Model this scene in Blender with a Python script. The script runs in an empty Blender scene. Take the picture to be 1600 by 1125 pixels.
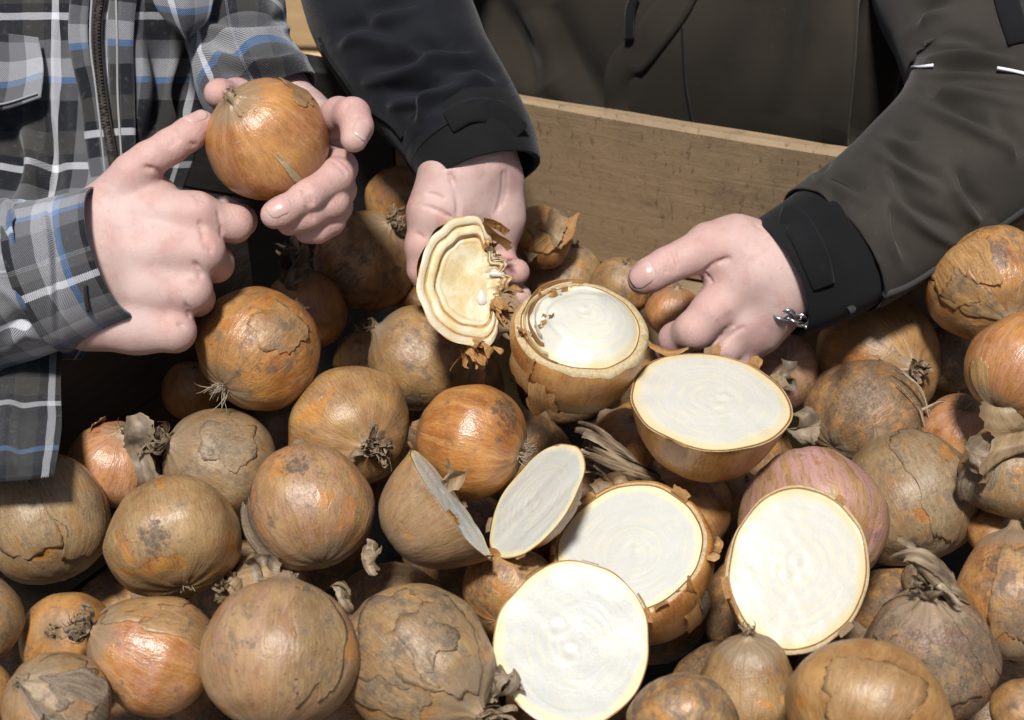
import bpy, bmesh, math, random
import numpy as np
from mathutils import Vector, Matrix

# ------------------------------------------------------------------ camera
PITCH = math.radians(40.0)
CAM = np.array([0.0, -0.81, 0.68])
LENS = 60.0
W36 = 36.0 / LENS                      # picture width at unit depth
sc = bpy.context.scene
cam_d = bpy.data.cameras.new('camera'); cam = bpy.data.objects.new('camera', cam_d)
sc.collection.objects.link(cam); sc.camera = cam
cam.location = CAM; cam.rotation_euler = (math.pi/2 - PITCH, 0, 0)
cam_d.lens = LENS; cam_d.sensor_width = 36; cam_d.clip_start = 0.05; cam_d.clip_end = 200
cam_d.dof.use_dof = True; cam_d.dof.focus_distance = 0.98; cam_d.dof.aperture_fstop = 11

RIGHT = np.array([1.0, 0, 0])
FWD = np.array([0, math.cos(PITCH), -math.sin(PITCH)])
UP = np.array([0, math.sin(PITCH), math.cos(PITCH)])

# ------------------------------------------------------------------ light
SUN_CAM = np.array([-0.09, 0.48, 0.87])             # seen from the camera: high, a little to the left
SUN = SUN_CAM[0]*RIGHT + SUN_CAM[1]*UP - SUN_CAM[2]*FWD
SUN = SUN/np.linalg.norm(SUN)
wd = bpy.data.worlds.new('World'); sc.world = wd; wd.use_nodes = True
_nt = wd.node_tree; _bg = _nt.nodes['Background']
_sky = _nt.nodes.new('ShaderNodeTexSky'); _sky.sky_type = 'NISHITA'; _sky.sun_disc = False
_sky.sun_elevation = math.asin(SUN[2]); _sky.sun_rotation = math.atan2(SUN[0], SUN[1])
_sky.dust_density = 2.0
_nt.links.new(_sky.outputs[0], _bg.inputs[0]); _bg.inputs[1].default_value = 0.065
sl = bpy.data.lights.new('sun', 'SUN'); so = bpy.data.objects.new('sun', sl); sc.collection.objects.link(so)
sl.energy = 4.8; sl.angle = math.radians(7.0); sl.color = (1.0, 0.98, 0.95)
so.rotation_euler = Vector(SUN).to_track_quat('Z', 'Y').to_euler()
sc.view_settings.view_transform = 'Standard'; sc.view_settings.look = 'None'
sc.view_settings.exposure = 0.08; sc.view_settings.gamma = 1.0; sc.view_settings.use_curve_mapping = False

sc.cycles.use_adaptive_sampling = True; sc.cycles.adaptive_threshold = 0.03
sc.cycles.max_bounces = 4; sc.cycles.diffuse_bounces = 2; sc.cycles.glossy_bounces = 2; sc.cycles.transmission_bounces = 2
sc.cycles.caustics_reflective = False; sc.cycles.caustics_refractive = False
sc.cycles.use_denoising = True

# ------------------------------------------------------------------ helpers
def P(px, py, d):
    """world point seen at photo pixel (px,py) at depth d along the view axis"""
    return CAM + d*FWD + ((px-800)/1600*W36*d)*RIGHT + ((562.5-py)/1600*W36*d)*UP
def plane_depth(px, py, z=0.0):
    r = FWD + ((px-800)/1600*W36)*RIGHT + ((562.5-py)/1600*W36)*UP
    return (z-CAM[2])/r[2]
def camvec(v):
    v = v[0]*RIGHT + v[1]*UP - v[2]*FWD
    return v/np.linalg.norm(v)
def mmpx(d): return W36*d/1600         # metres per pixel at depth d

COL = sc.collection
def newobj(name, verts, faces, mat=None, parent=None, smooth=True, uvs=None):
    me = bpy.data.meshes.new(name)
    verts = np.asarray(verts, dtype=np.float64).reshape(-1, 3)
    me.from_pydata(verts.tolist(), [], [list(map(int, f)) for f in faces])
    if uvs is not None:
        uv = me.uv_layers.new(name='UVMap')
        li = np.empty(len(me.loops), dtype=np.int32); me.loops.foreach_get('vertex_index', li)
        uv.data.foreach_set('uv', np.asarray(uvs, dtype=np.float32)[li].ravel())
    if smooth: me.polygons.foreach_set('use_smooth', [True]*len(me.polygons))
    if mat: me.materials.append(mat)
    o = bpy.data.objects.new(name, me); COL.objects.link(o)
    if parent is not None:
        o.parent = parent
        if parent.type == 'EMPTY': o.matrix_parent_inverse = Matrix.Translation(-parent.location)
    return o
def empty(name, loc=(0, 0, 0)):
    o = bpy.data.objects.new(name, None); COL.objects.link(o); o.location = loc; return o
def tag(o, label, cat, group=None, kind=None):
    if label: o['label'] = label
    if cat: o['category'] = cat
    if group: o['group'] = group
    if kind: o['kind'] = kind
    return o
def grid_faces(nu, nv, closed=False):
    """nu rows by nv columns; closed wraps the columns"""
    f = []
    c = nv if closed else nv-1
    for i in range(nu-1):
        for j in range(c):
            f.append((i*nv+j, i*nv+(j+1) % nv, (i+1)*nv+(j+1) % nv, (i+1)*nv+j))
    return f
def wob(p, seed, freq=1.0, n=7):
    """smooth pseudo noise in [-1,1] from random sines"""
    r = np.random.RandomState(seed % 100000)
    k = r.normal(size=(n, p.shape[-1]))*freq; ph = r.uniform(0, 6.283, n)
    return np.sin(p @ k.T + ph).sum(-1)/math.sqrt(n)*0.75
def smoothstep(a, b, x):
    t = np.clip((x-a)/(b-a), 0, 1); return t*t*(3-2*t)
def catmull(pts, n):
    p = np.asarray(pts, float); p = np.vstack([2*p[0]-p[1], p, 2*p[-1]-p[-2]])
    m = len(p)-3; t = np.linspace(0, m-1e-9, n); i = t.astype(int); f = (t-i)[:, None]
    a, b, c, d = p[i], p[i+1], p[i+2], p[i+3]
    return 0.5*((2*b)+(-a+c)*f+(2*a-5*b+4*c-d)*f**2+(-a+3*b-3*c+d)*f**3)

# ------------------------------------------------------------------ material helper
class NT:
    def __init__(s, name):
        s.m = bpy.data.materials.new(name); s.m.use_nodes = True
        s.t = s.m.node_tree; s.b = s.t.nodes['Principled BSDF']
    def n(s, typ, ins=None, **kw):
        nd = s.t.nodes.new('ShaderNode'+typ)
        for k, v in kw.items(): setattr(nd, k, v)
        for k, v in (ins or {}).items(): s.set(nd.inputs[k], v)
        return nd
    def set(s, sock, v):
        if isinstance(v, bpy.types.Node): v = v.outputs[0]
        if isinstance(v, bpy.types.NodeSocket): s.t.links.new(v, sock)
        else: sock.default_value = v
    def p(s, **kw):
        for k, v in kw.items(): s.set(s.b.inputs[k.replace('_', ' ')], v)
    def math(s, op, a, b=0.0, c=0.0, clamp=False):
        nd = s.n('Math', operation=op, use_clamp=clamp)
        s.set(nd.inputs[0], a); s.set(nd.inputs[1], b); s.set(nd.inputs[2], c); return nd.outputs[0]
    def vm(s, op, a, b=(0, 0, 0), scale=None):
        nd = s.n('VectorMath', operation=op); s.set(nd.inputs[0], a)
        if op != 'SCALE' and op != 'NORMALIZE': s.set(nd.inputs[1], b)
        if scale is not None: s.set(nd.inputs['Scale'], scale)
        return nd.outputs[0]
    def noise(s, vec, scale, detail=3.0, rough=0.5, dist=0.0):
        return s.n('TexNoise', {'Vector': vec, 'Scale': scale, 'Detail': detail, 'Roughness': rough, 'Distortion': dist}).outputs[0]
    def ramp(s, x, a, b, lo=0.0, hi=1.0):
        nd = s.n('MapRange', {0: x, 1: a, 2: b, 3: lo, 4: hi}, interpolation_type='SMOOTHSTEP'); return nd.outputs[0]
    def mix(s, f, a, b, mode='MIX'):
        nd = s.n('Mix', data_type='RGBA', blend_type=mode)
        s.set(nd.inputs[0], f)
        for i, v in ((6, a), (7, b)):
            if isinstance(v, tuple): v = v if len(v) == 4 else (*v, 1)
            s.set(nd.inputs[i], v)
        return nd.outputs[2]
    def attr(s, name, typ='OBJECT'):
        nd = s.n('Attribute', attribute_type=typ, attribute_name=name); return nd
    def bump(s, h, strength, dist, normal=None):
        nd = s.n('Bump', {'Height': h, 'Strength': strength, 'Distance': dist})
        if normal is not None: s.set(nd.inputs['Normal'], normal)
        return nd.outputs[0]
# ------------------------------------------------------------------ onion materials
def mat_skin():
    s = NT('onion_skin')
    pos = s.n('TexCoord').outputs['Object']
    A = {k: s.attr(k).outputs['Fac'] for k in ('tone', 'dirt', 'peel', 'pink', 'seed', 'dull')}
    sv = s.n('CombineXYZ', {0: s.math('MULTIPLY', A['seed'], 3.7), 1: s.math('MULTIPLY', A['seed'], -5.1), 2: s.math('MULTIPLY', A['seed'], 7.9)}).outputs[0]
    pp = s.vm('ADD', pos, sv)
    b1 = s.noise(pp, 1.5, 3.0, .6)
    wv = s.n('CombineXYZ', {0: b1, 1: s.math('SUBTRACT', 1.0, b1)}).outputs[0]
    xy = s.vm('ADD', s.vm('MULTIPLY', pos, (1, 1, 0)), s.vm('SCALE', s.vm('SUBTRACT', wv, (.5, .5, 0)), scale=0.22))
    dr = s.vm('NORMALIZE', s.vm('MULTIPLY', xy, (1, 1, 0)))
    q = s.vm('ADD', s.vm('ADD', dr, s.vm('MULTIPLY', pos, (0.0, 0.0, 0.16))), sv)
    v1 = s.noise(q, 5.0, 2.0, .6)
    v2 = s.noise(q, 17.0, 2.0, .65)
    v3 = s.noise(q, 46.0, 2.0, .6)
    b2 = s.noise(s.vm('ADD', pp, (3.1, 9.2, 1.4)), 3.2, 3.0, .70)
    b3 = s.noise(s.vm('ADD', pp, (13.1, 1.2, 4.4)), 11.0, 2.0, .7)
    fine = s.noise(pp, 38.0, 2.0, .7)
    # which skin shows: dull outer paper, or the glossy copper skin below where it has come away
    pk = s.noise(s.vm('ADD', pp, (7.7, 2.3, 5.5)), 1.25, 1.0, .5, .8)
    pk = s.math('ADD', pk, s.math('MULTIPLY', s.math('SUBTRACT', v2, .5), 0.10))
    pk = s.math('ADD', pk, s.math('MULTIPLY', s.math('SUBTRACT', b3, .5), 0.06))
    th2 = s.math('SUBTRACT', 1.06, s.math('MULTIPLY', A['peel'], 1.0))
    d = s.math('SUBTRACT', pk, s.math('ADD', s.math('MULTIPLY', th2, 0.55), 0.2))
    peel = s.ramp(d, -0.006, 0.006, 0.0, 0.85)
    wd_ = s.n('VectorMath', {0: pos, 1: s.attr('win').outputs['Vector']}, operation='DISTANCE').outputs['Value']
    wd_ = s.math('ADD', wd_, s.math('MULTIPLY', s.math('SUBTRACT', b3, .5), .30))
    wd_ = s.math('ADD', wd_, s.math('MULTIPLY', s.math('SUBTRACT', b2, .5), .55))
    peel = s.math('MAXIMUM', peel, s.ramp(s.math('SUBTRACT', wd_, s.attr('win_r').outputs['Fac']), .015, -.015, 0.0, 0.95))
    # colours
    tan = s.mix(s.ramp(b1, .32, .68), (.225, .115, .034), (.42, .268, .108))
    tan = s.mix(s.math('MULTIPLY', s.ramp(b2, .42, .72), .6), tan, (.255, .165, .078))
    tan = s.mix(s.math('MULTIPLY', A['tone'], .85), tan, s.mix(s.ramp(b1, .3, .7), (.27, .090, .017), (.48, .21, .048)))
    tan = s.mix(s.math('MULTIPLY', A['dull'], .8), tan, s.mix(s.ramp(b2, .35, .65), (.150, .105, .060), (.275, .205, .122)))
    cop = s.mix(s.ramp(b1, .3, .7), (.31, .105, .018), (.52, .25, .058))
    cop = s.mix(s.math('MULTIPLY', A['tone'], .6), cop, s.mix(s.ramp(b1, .3, .7), (.24, .060, .011), (.43, .155, .034)))
    cop = s.mix(s.math('MULTIPLY', s.ramp(v1, .45, .75), .7), cop, (.54, .27, .085))
    tan = s.mix(s.math('MULTIPLY', A['pink'], s.ramp(v1, .35, .6)), tan, (.44, .24, .21))
    cop = s.mix(s.math('MULTIPLY', A['pink'], s.ramp(b2, .35, .6)), cop, (.55, .30, .22))
    col = s.mix(peel, tan, cop)
    vein = s.math('MULTIPLY', s.ramp(v2, .46, .66), .72)
    col = s.mix(vein, col, s.mix(.5, col, (.20, .09, .03)))
    col = s.mix(s.math('MULTIPLY', s.ramp(v3, .48, .68), .65), col, s.mix(.5, col, (.48, .33, .165)))
    # rusty stains, soil and mould
    col = s.mix(s.math('MULTIPLY', s.ramp(s.noise(s.vm('ADD', pp, (1.9, 4.2, 8.4)), 2.6, 2.0, .65), .54, .72), .38), col, (.34, .15, .04))
    dn = s.math('ADD', b2, s.math('MULTIPLY', s.math('SUBTRACT', b3, .5), .38))
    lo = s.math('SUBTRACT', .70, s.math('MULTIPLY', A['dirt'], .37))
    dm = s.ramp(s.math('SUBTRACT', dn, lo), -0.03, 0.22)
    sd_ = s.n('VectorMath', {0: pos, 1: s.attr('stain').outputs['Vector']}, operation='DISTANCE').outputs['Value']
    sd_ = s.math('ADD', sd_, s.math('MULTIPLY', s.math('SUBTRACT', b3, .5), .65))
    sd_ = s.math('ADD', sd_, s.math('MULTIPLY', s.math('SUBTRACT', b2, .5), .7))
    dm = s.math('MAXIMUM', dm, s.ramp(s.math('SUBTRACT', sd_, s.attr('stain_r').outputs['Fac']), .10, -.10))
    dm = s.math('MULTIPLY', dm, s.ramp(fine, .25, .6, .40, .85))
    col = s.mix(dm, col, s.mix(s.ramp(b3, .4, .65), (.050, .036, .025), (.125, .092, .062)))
    sp = s.math('MULTIPLY', s.ramp(s.noise(pp, 24.0, 1.0, .6), .66, .71), s.math('ADD', .25, s.math('MULTIPLY', A['dirt'], .6)))
    col = s.mix(sp, col, (.06, .042, .03))
    # the two ends are earthy
    zz = s.n('SeparateXYZ', {0: pos}).outputs[2]
    endm = s.math('MAXIMUM', s.ramp(s.math('ADD', zz, s.math('MULTIPLY', b3, .25)), .92, 1.08), s.ramp(s.math('SUBTRACT', zz, s.math('MULTIPLY', b3, .25)), -.90, -.99))
    col = s.mix(s.math('MULTIPLY', endm, .8), col, s.mix(v2, (.16, .11, .07), (.36, .26, .15)))
    ro = s.math('ADD', s.math('MULTIPLY', fine, .22), s.n('MapRange', {0: peel, 3: .31, 4: .20}).outputs[0])
    ro = s.math('ADD', ro, s.math('MULTIPLY', A['dull'], .10))
    ro = s.math('ADD', ro, s.math('MULTIPLY', dm, .3), clamp=True)
    s.p(Base_Color=col, Roughness=ro, IOR=1.5, Specular_IOR_Level=.62)
    h = s.math('ADD', s.math('MULTIPLY', fine, .45), s.math('MULTIPLY', v2, 1.0))
    h = s.math('ADD', h, s.math('MULTIPLY', b3, .9))
    h = s.math('SUBTRACT', h, s.math('MULTIPLY', peel, .9))
    s.p(Normal=s.bump(h, .34, .0010))
    return s.m
def mat_paper(name, c1, c2, c3, back=.25):
    """dry papery leaf: thin, streaked, lets a little light through"""
    s = NT(name)
    pos = s.n('TexCoord').outputs['Object']; rnd = s.n('ObjectInfo').outputs['Random']
    uv = s.n('UVMap').outputs[0]
    st = s.noise(s.vm('ADD', s.vm('MULTIPLY', uv, (26, 2.2, 1)), s.n('CombineXYZ', {0: s.math('MULTIPLY', rnd, 50)}).outputs[0]), 1.0, 4.0, .65)
    bl = s.noise(pos, 90.0, 5.0, .65); bb = s.noise(pos, 30.0, 4.0, .6, .4)
    col = s.mix(s.ramp(st, .35, .65), c1, c2)
    col = s.mix(s.ramp(bb, .5, .72), col, c3)
    col = s.mix(s.math('MULTIPLY', s.ramp(bl, .58, .72), .6), col, tuple(x*.3 for x in c3))
    s.p(Base_Color=col, Roughness=.5, Specular_IOR_Level=.4)
    s.p(Normal=s.bump(s.math('ADD', st, s.math('MULTIPLY', bl, .5)), .7, .0009))
    tr = s.n('BsdfTranslucent', {'Color': col}); mx = s.n('MixShader', {0: back})
    s.t.links.new(s.b.outputs[0], mx.inputs[1]); s.t.links.new(tr.outputs[0], mx.inputs[2])
    s.t.links.new(mx.outputs[0], s.t.nodes['Material Output'].inputs[0])
    return s.m
def mat_flesh(name, white, cream, rim, rings=9.0, brown=0.0):
    """cut face: UV.x runs from the heart (0) to the skin (1), UV.y round it"""
    s = NT(name)
    uv = s.n('UVMap').outputs[0]; sp = s.n('SeparateXYZ', {0: uv})
    pos = s.n('TexCoord').outputs['Object']; rnd = s.n('ObjectInfo').outputs['Random']
    pp = s.vm('ADD', pos, s.n('CombineXYZ', {0: s.math('MULTIPLY', rnd, 31), 1: s.math('MULTIPLY', rnd, 17)}).outputs[0])
    b1 = s.noise(pp, 2.2, 4.0, .55, .4); b2 = s.noise(pp, 8.0, 4.0, .6); fine = s.noise(pp, 45.0, 4.0, .65)
    r = s.math('ADD', sp.outputs[0], s.math('MULTIPLY', s.math('SUBTRACT', b1, .5), .22))
    w = s.math('SINE', s.math('MULTIPLY', s.math('POWER', r, .8), 6.2832*rings))
    ring = s.math('MULTIPLY', s.ramp(w, .2, .98), s.ramp(b1, .38, .6))
    col = s.mix(s.math('MULTIPLY', ring, .55), white, cream)
    col = s.mix(s.math('MULTIPLY', s.ramp(b2, .52, .78), .45), col, cream)
    col = s.mix(s.ramp(s.math('ADD', sp.outputs[0], s.math('MULTIPLY', s.math('SUBTRACT', b1, .5), .16)), .84, .97), col, rim)
    col = s.mix(s.ramp(sp.outputs[0], .984, .992), col, (.36, .18, .06))
    if brown: col = s.mix(s.math('MULTIPLY', s.ramp(s.noise(pp, 3.0, 5.0, .65, .7), .52, .64), brown), col, (.42, .21, .07))
    s.p(Base_Color=col, Roughness=s.ramp(fine, .3, .7, .22, .5), Subsurface_Weight=.35, Subsurface_Scale=.006, Specular_IOR_Level=.5)
    s.b.inputs['Subsurface Radius'].default_value = (1.0, .8, .5)
    h = s.math('ADD', s.math('MULTIPLY', w, .06), s.math('ADD', s.math('MULTIPLY', fine, .5), b2))
    s.p(Normal=s.bump(h, .35, .0008))
    return s.m
M_SKIN = mat_skin()
M_PAPER = mat_paper('dry_onion_paper', (.25, .16, .08), (.40, .285, .16), (.24, .165, .10))
M_HUSK = mat_paper('grey_onion_husk', (.16, .115, .075), (.33, .25, .165), (.09, .07, .052), .15)
M_GOLD = mat_paper('golden_onion_paper', (.44, .21, .065), (.62, .38, .16), (.33, .13, .035), .35)
M_NECK = mat_paper('dry_onion_neck', (.15, .10, .06), (.38, .28, .17), (.07, .05, .035), .1)
M_ROOT = mat_paper('dry_onion_root', (.30, .23, .15), (.50, .41, .28), (.20, .15, .10), .1)
M_FLESH = mat_flesh('onion_flesh', (.53, .53, .485), (.62, .58, .42), (.74, .66, .40))
M_FLESH_Y = mat_flesh('onion_flesh_yellow_rim', (.555, .535, .465), (.64, .58, .40), (.64, .53, .30), 7.0)
M_SHOULDER = mat_paper('peeled_cream_leaf', (.56, .42, .20), (.66, .56, .36), (.50, .30, .11), .2)
M_FLESH_B = mat_flesh('torn_onion_flesh', (.78, .70, .50), (.62, .47, .22), (.66, .45, .17), 6.0, .45)
# ------------------------------------------------------------------ onions
PROF = np.array([(0, -.84), (.10, -.865), (.22, -.87), (.42, -.82), (.66, -.69), (.85, -.49), (.965, -.22), (1.0, .04), (.965, .31),
                 (.86, .57), (.69, .76), (.48, .885), (.28, .955), (.155, 1.01), (.105, 1.07), (.085, 1.12), (.0, 1.13)])
PT = catmull(PROF, 400); PT[:, 0] = np.maximum(PT[:, 0], 0)
PS = np.concatenate([[0], np.cumsum(np.linalg.norm(np.diff(PT, axis=0), axis=1))]); PS /= PS[-1]
def bulb_surf(prm, u, v):
    """unit-space points of a bulb at angle u and place v (0 root .. 1 neck)"""
    r = np.interp(v, PS, PT[:, 0]); z = np.interp(v, PS, PT[:, 1])
    sh, ax, seed = prm['shoulder'], prm['ax'], prm['seed']
    z = np.where(z > 0, z*(1+sh*.30*r*0+sh*.0), z)
    r = r*(1-sh*.22*np.clip(z, 0, 1)**1.2*np.clip(1.2-z, 0, 1)*2)
    p = np.stack([r*np.cos(u), r*np.sin(u), z*ax], -1)
    rib = .010*np.sin(u*prm['ribs']+seed)*np.clip(r, 0, 1)+.006*np.sin(u*(prm['ribs']*2+1)+2*seed)
    d = .045*wob(p, seed*3+1, 1.3)+.018*wob(p, seed*3+2, 3.2)+.006*wob(p, seed*7+2, 8.0)
    n = p/np.maximum(np.linalg.norm(p, axis=-1, keepdims=True), 1e-6)
    p = p+n*(d+rib*.8)[..., None]*prm['rough']
    if prm.get('lean'): p[..., 0] += prm['lean']*np.clip(p[..., 2], 0, 2)**2
    return p
def bulb_mesh(prm, nu=72, nv=46):
    vs = np.linspace(0, 1, nv); vs = vs+0.025*np.sin(vs*2*np.pi)*0
    vs[0], vs[-1] = 1e-4, 1-1e-4
    us = np.linspace(0, 2*np.pi, nu, endpoint=False)
    U, V = np.meshgrid(us, vs)
    return bulb_surf(prm, U.ravel(), V.ravel()), grid_faces(nv, nu, True)
def frame(axis, toward):
    z = axis/np.linalg.norm(axis)
    x = toward-z*np.dot(toward, z)
    if np.linalg.norm(x) < .12:
        x = UP-z*np.dot(UP, z)
    x /= np.linalg.norm(x); y = np.cross(z, x)
    return np.stack([x, y, z], 1)
def strips(rng, n, base_r, length, width, spread, droop, wavy, seg=7):
    """a tuft of dry ribbons standing up from the origin along +z"""
    V, F, U = [], [], []
    for i in range(n):
        a = rng.uniform(0, 2*np.pi); L = length*rng.uniform(.35, 1.0); wd_ = width*rng.uniform(.5, 1.3)
        b = np.array([math.cos(a), math.sin(a), 0])*base_r*rng.uniform(.2, 1)
        out = np.array([math.cos(a), math.sin(a), 0])*spread*rng.uniform(.2, 1.2)+np.array([0, 0, 1])*(1-.3*rng.rand())
        side = np.array([-math.sin(a), math.cos(a), 0]); tw = rng.uniform(-1.2, 1.2); ph = rng.uniform(0, 6.28, 3)
        k0 = len(V)
        for j in range(seg+1):
            t = j/seg
            c = b+out*L*t+np.array([0, 0, -1])*droop*L*t*t*rng.uniform(.8, 1.2)
            c = c+wavy*L*np.array([math.sin(5*t+ph[0])-math.sin(ph[0]), math.sin(6*t+ph[1])-math.sin(ph[1]), .5*math.sin(7*t+ph[2])-.5*math.sin(ph[2])])
            ang = tw*t*2; sd = side*math.cos(ang)+np.cross(side, out/np.linalg.norm(out))*math.sin(ang)
            w = wd_*(1-.75*t**1.5)*(1+.35*math.sin(9*t+ph[0]))
            cup = np.cross(sd, out/np.linalg.norm(out))*w*.45
            V += [c-sd*w, c+cup, c+sd*w]; U += [(0+i*.37, t), (.05+i*.37, t), (.1+i*.37, t)]
        for j in range(seg):
            for k in (0, 1):
                q = k0+j*3+k; F.append((q, q+1, q+4, q+3))
    return np.array(V), F, U
def hairs(rng, n, base_r, length, rad, spread, curl, seg=9, sides=4, zdir=-1):
    V, F, U = [], [], []
    for i in range(n):
        a = rng.uniform(0, 2*np.pi); L = length*rng.uniform(.3, 1)
        c = np.array([math.cos(a)*base_r*rng.rand(), math.sin(a)*base_r*rng.rand(), 0])
        d = np.array([math.cos(a)*spread, math.sin(a)*spread, zdir])*rng.uniform(.6, 1.2); d /= np.linalg.norm(d)
        k0 = len(V); turn = rng.normal(size=3)*curl
        for j in range(seg+1):
            t = j/seg
            s1 = np.cross(d, [.3, .5, .8]); s1 /= np.linalg.norm(s1); s2 = np.cross(d, s1)
            for m in range(sides):
                an = 2*np.pi*m/sides
                V.append(c+(s1*math.cos(an)+s2*math.sin(an))*rad*(1-.6*t)); U.append((i*.31+m*.02, t))
            c = c+d*L/seg
            d = d+turn/seg+rng.normal(size=3)*curl*.14; d /= np.linalg.norm(d)
        for j in range(seg):
            for m in range(sides):
                q = k0+j*sides; F.append((q+m, q+(m+1) % sides, q+sides+(m+1) % sides, q+sides+m))
    return np.array(V), F, U
def flake_mesh(prm, u0, v0, du, dv, lift, curl, seed, base=.006, n=26):
    """a loose patch of skin lying on the bulb, ragged edges curling away"""
    rng = np.random.RandomState(seed)
    a = np.linspace(-1, 1, n); S, T = np.meshgrid(a, a); S = S.ravel(); T = T.ravel()
    ed = np.maximum(np.abs(S), np.abs(T))
    pr = np.stack([S*2.0, T*2.0], -1)
    rag = 1+.26*ed**2*wob(pr, seed+5, 1.5)+.12*ed**4*wob(pr, seed+6, 3.6)+.05*ed**8*wob(pr, seed+7, 9.0)
    # rounder, less square outline
    rr = np.sqrt(S*S+T*T)+1e-9; k = ed/rr; mixk = .55
    Sx = S*rag*(1-mixk+mixk*k); Tx = T*rag*(1-mixk+mixk*k)
    p = bulb_surf(prm, u0+Sx*du, np.clip(v0+Tx*dv, .01, .985))
    nrm = p/np.linalg.norm(p, axis=-1, keepdims=True)
    ca = rng.uniform(0, 6.28) if curl is None else curl
    side = np.clip(S*math.cos(ca)+T*math.sin(ca), 0, 1.5)
    h = base+.006*ed**3+lift*side**2.2+.012*wob(pr, seed+9, 2.2)*ed**2*min(1, lift*8)
    p = p+nrm*np.maximum(h, .003)[:, None]
    # curl the lifted rim back over
    p = p-nrm*0
    return p, grid_faces(n, n), np.stack([S*.5+.5, T*.5+.5], -1)

ONIONS = []   # filled below: dicts
def O(px, py, rx, off, axis, label, tone=.3, dirt=.4, peel=.3, pink=0., dull=0., ax=.92, shoulder=.5, neck=(.25, 8), roots=0,
      flakes=(), ribs=5, rough=1.0, lean=0., fixed=False, seed=None, depth=None, group='onions heaped in the crate', win=None, stain=None, rootlen=.25, name='onion', neckw=.05):
    ONIONS.append(dict(px=px, py=py, rx=rx, off=off, axis=np.array(axis, float), label=label, tone=tone, dirt=dirt, peel=peel, pink=pink, dull=dull,
                       ax=ax, shoulder=shoulder, neck=neck, roots=roots, flakes=flakes, ribs=ribs, rough=rough, lean=lean, fixed=fixed,
                       seed=len(ONIONS)*13+7 if seed is None else seed, depth=depth, group=group, rootlen=rootlen, win=win, stain=stain, name=name, neckw=neckw))

def build_onion(o):
    d = o['depth']; R = o['rx']*mmpx(d); c = P(o['px'], o['py'], d)
    tow = CAM-c; tow /= np.linalg.norm(tow)
    fr = frame(camvec(o['axis']), tow)
    prm = {k: o[k] for k in ('shoulder', 'ax', 'seed', 'ribs', 'rough', 'lean')}
    v, f = bulb_mesh(prm)
    b = newobj(o['name'], v, f, M_SKIN)
    b.matrix_world = Matrix.Translation(Vector(c)) @ Matrix([list(r)+[0] for r in fr]+[[0, 0, 0, 1]]) @ Matrix.Diagonal((R, R, R, 1))
    for k in ('tone', 'dirt', 'peel', 'pink', 'dull'): b[k] = float(o[k])
    b['seed'] = float((o['seed']*0.6180339) % 1.0*10)
    tag(b, o['label'], 'onion', o['group'])
    def local_at(fx, fy):          # unit-space point of the bulb seen at a photo pixel
        ray = P(fx, fy, 1.0)-CAM; ray /= np.linalg.norm(ray)
        oc = CAM-c; B = np.dot(oc, ray); disc = B*B-(np.dot(oc, oc)-R*R)
        return fr.T @ (CAM+ray*(-B-math.sqrt(max(disc, 0)))-c)/R
    for key in ('win', 'stain'):
        q = o[key]
        b[key] = [float(x) for x in local_at(q[0], q[1])] if q else [9., 9., 9.]
        b[key+'_r'] = float(q[2]) if q else -1.0
    rng = np.random.RandomState(o['seed']+3)
    top = bulb_surf(prm, np.array([0.]), np.array([.97]))[0]*[0, 0, 1]
    if o['lean']: top[0] += o['lean']*top[2]**2
    bot = bulb_surf(prm, np.array([0.]), np.array([.004]))[0]*[0, 0, 1]
    L, n = o['neck']
    if n:
        vv, ff, uu = strips(rng, int(n*1.6), .10, L*1.1, o['neckw']*.75, .55, .15, .13)
        newobj('dry_neck', vv+top-[0, 0, .06], ff, M_NECK, b, uvs=uu)
    if o['roots']:
        vv, ff, uu = hairs(rng, o['roots'], .13, o['rootlen'], .011, .75, .9)
        newobj('root_tuft', vv+bot+[0, 0, .02], ff, M_ROOT, b, uvs=uu)
    for i, fl in enumerate(o['flakes']):
        fx, fy, du, dv, lift, curl, mt = (list(fl)+[M_PAPER])[:7]
        if lift < .1: lift *= .5
        # where does that pixel meet the bulb
        ray = P(fx, fy, 1.0)-CAM; ray /= np.linalg.norm(ray)
        oc = CAM-c; B = np.dot(oc, ray); disc = B*B-(np.dot(oc, oc)-R*R)
        hit = CAM+ray*(-B-math.sqrt(max(disc, 0)))
        lo = fr.T @ (hit-c)/R
        u0 = math.atan2(lo[1], lo[0]); zt = np.clip(lo[2]/o['ax'], -.86, 1.1)
        mono = slice(30, 399); v0 = float(np.interp(zt, PT[mono, 1], PS[mono]))
        p, ff, uu = flake_mesh(prm, u0, v0, du, dv, lift, curl, o['seed']*11+i*7)
        fo = newobj('skin_flake', p, ff, M_SKIN if mt is M_PAPER else mt, b, uvs=uu)
        for k, val in (('tone', o['tone']*.6), ('dirt', min(1, o['dirt']+.1)), ('peel', .12), ('pink', 0.), ('dull', min(1, o['dull']+.25)), ('seed', b['seed']+1.7+i)): fo[k] = float(val)
        fo['win_r'] = fo['stain_r'] = -1.0; fo['win'] = fo['stain'] = [9., 9., 9.]
        m = fo.modifiers.new('thickness', 'SOLIDIFY'); m.thickness = .005; m.offset = 1
    return b
PI = math.pi
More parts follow.
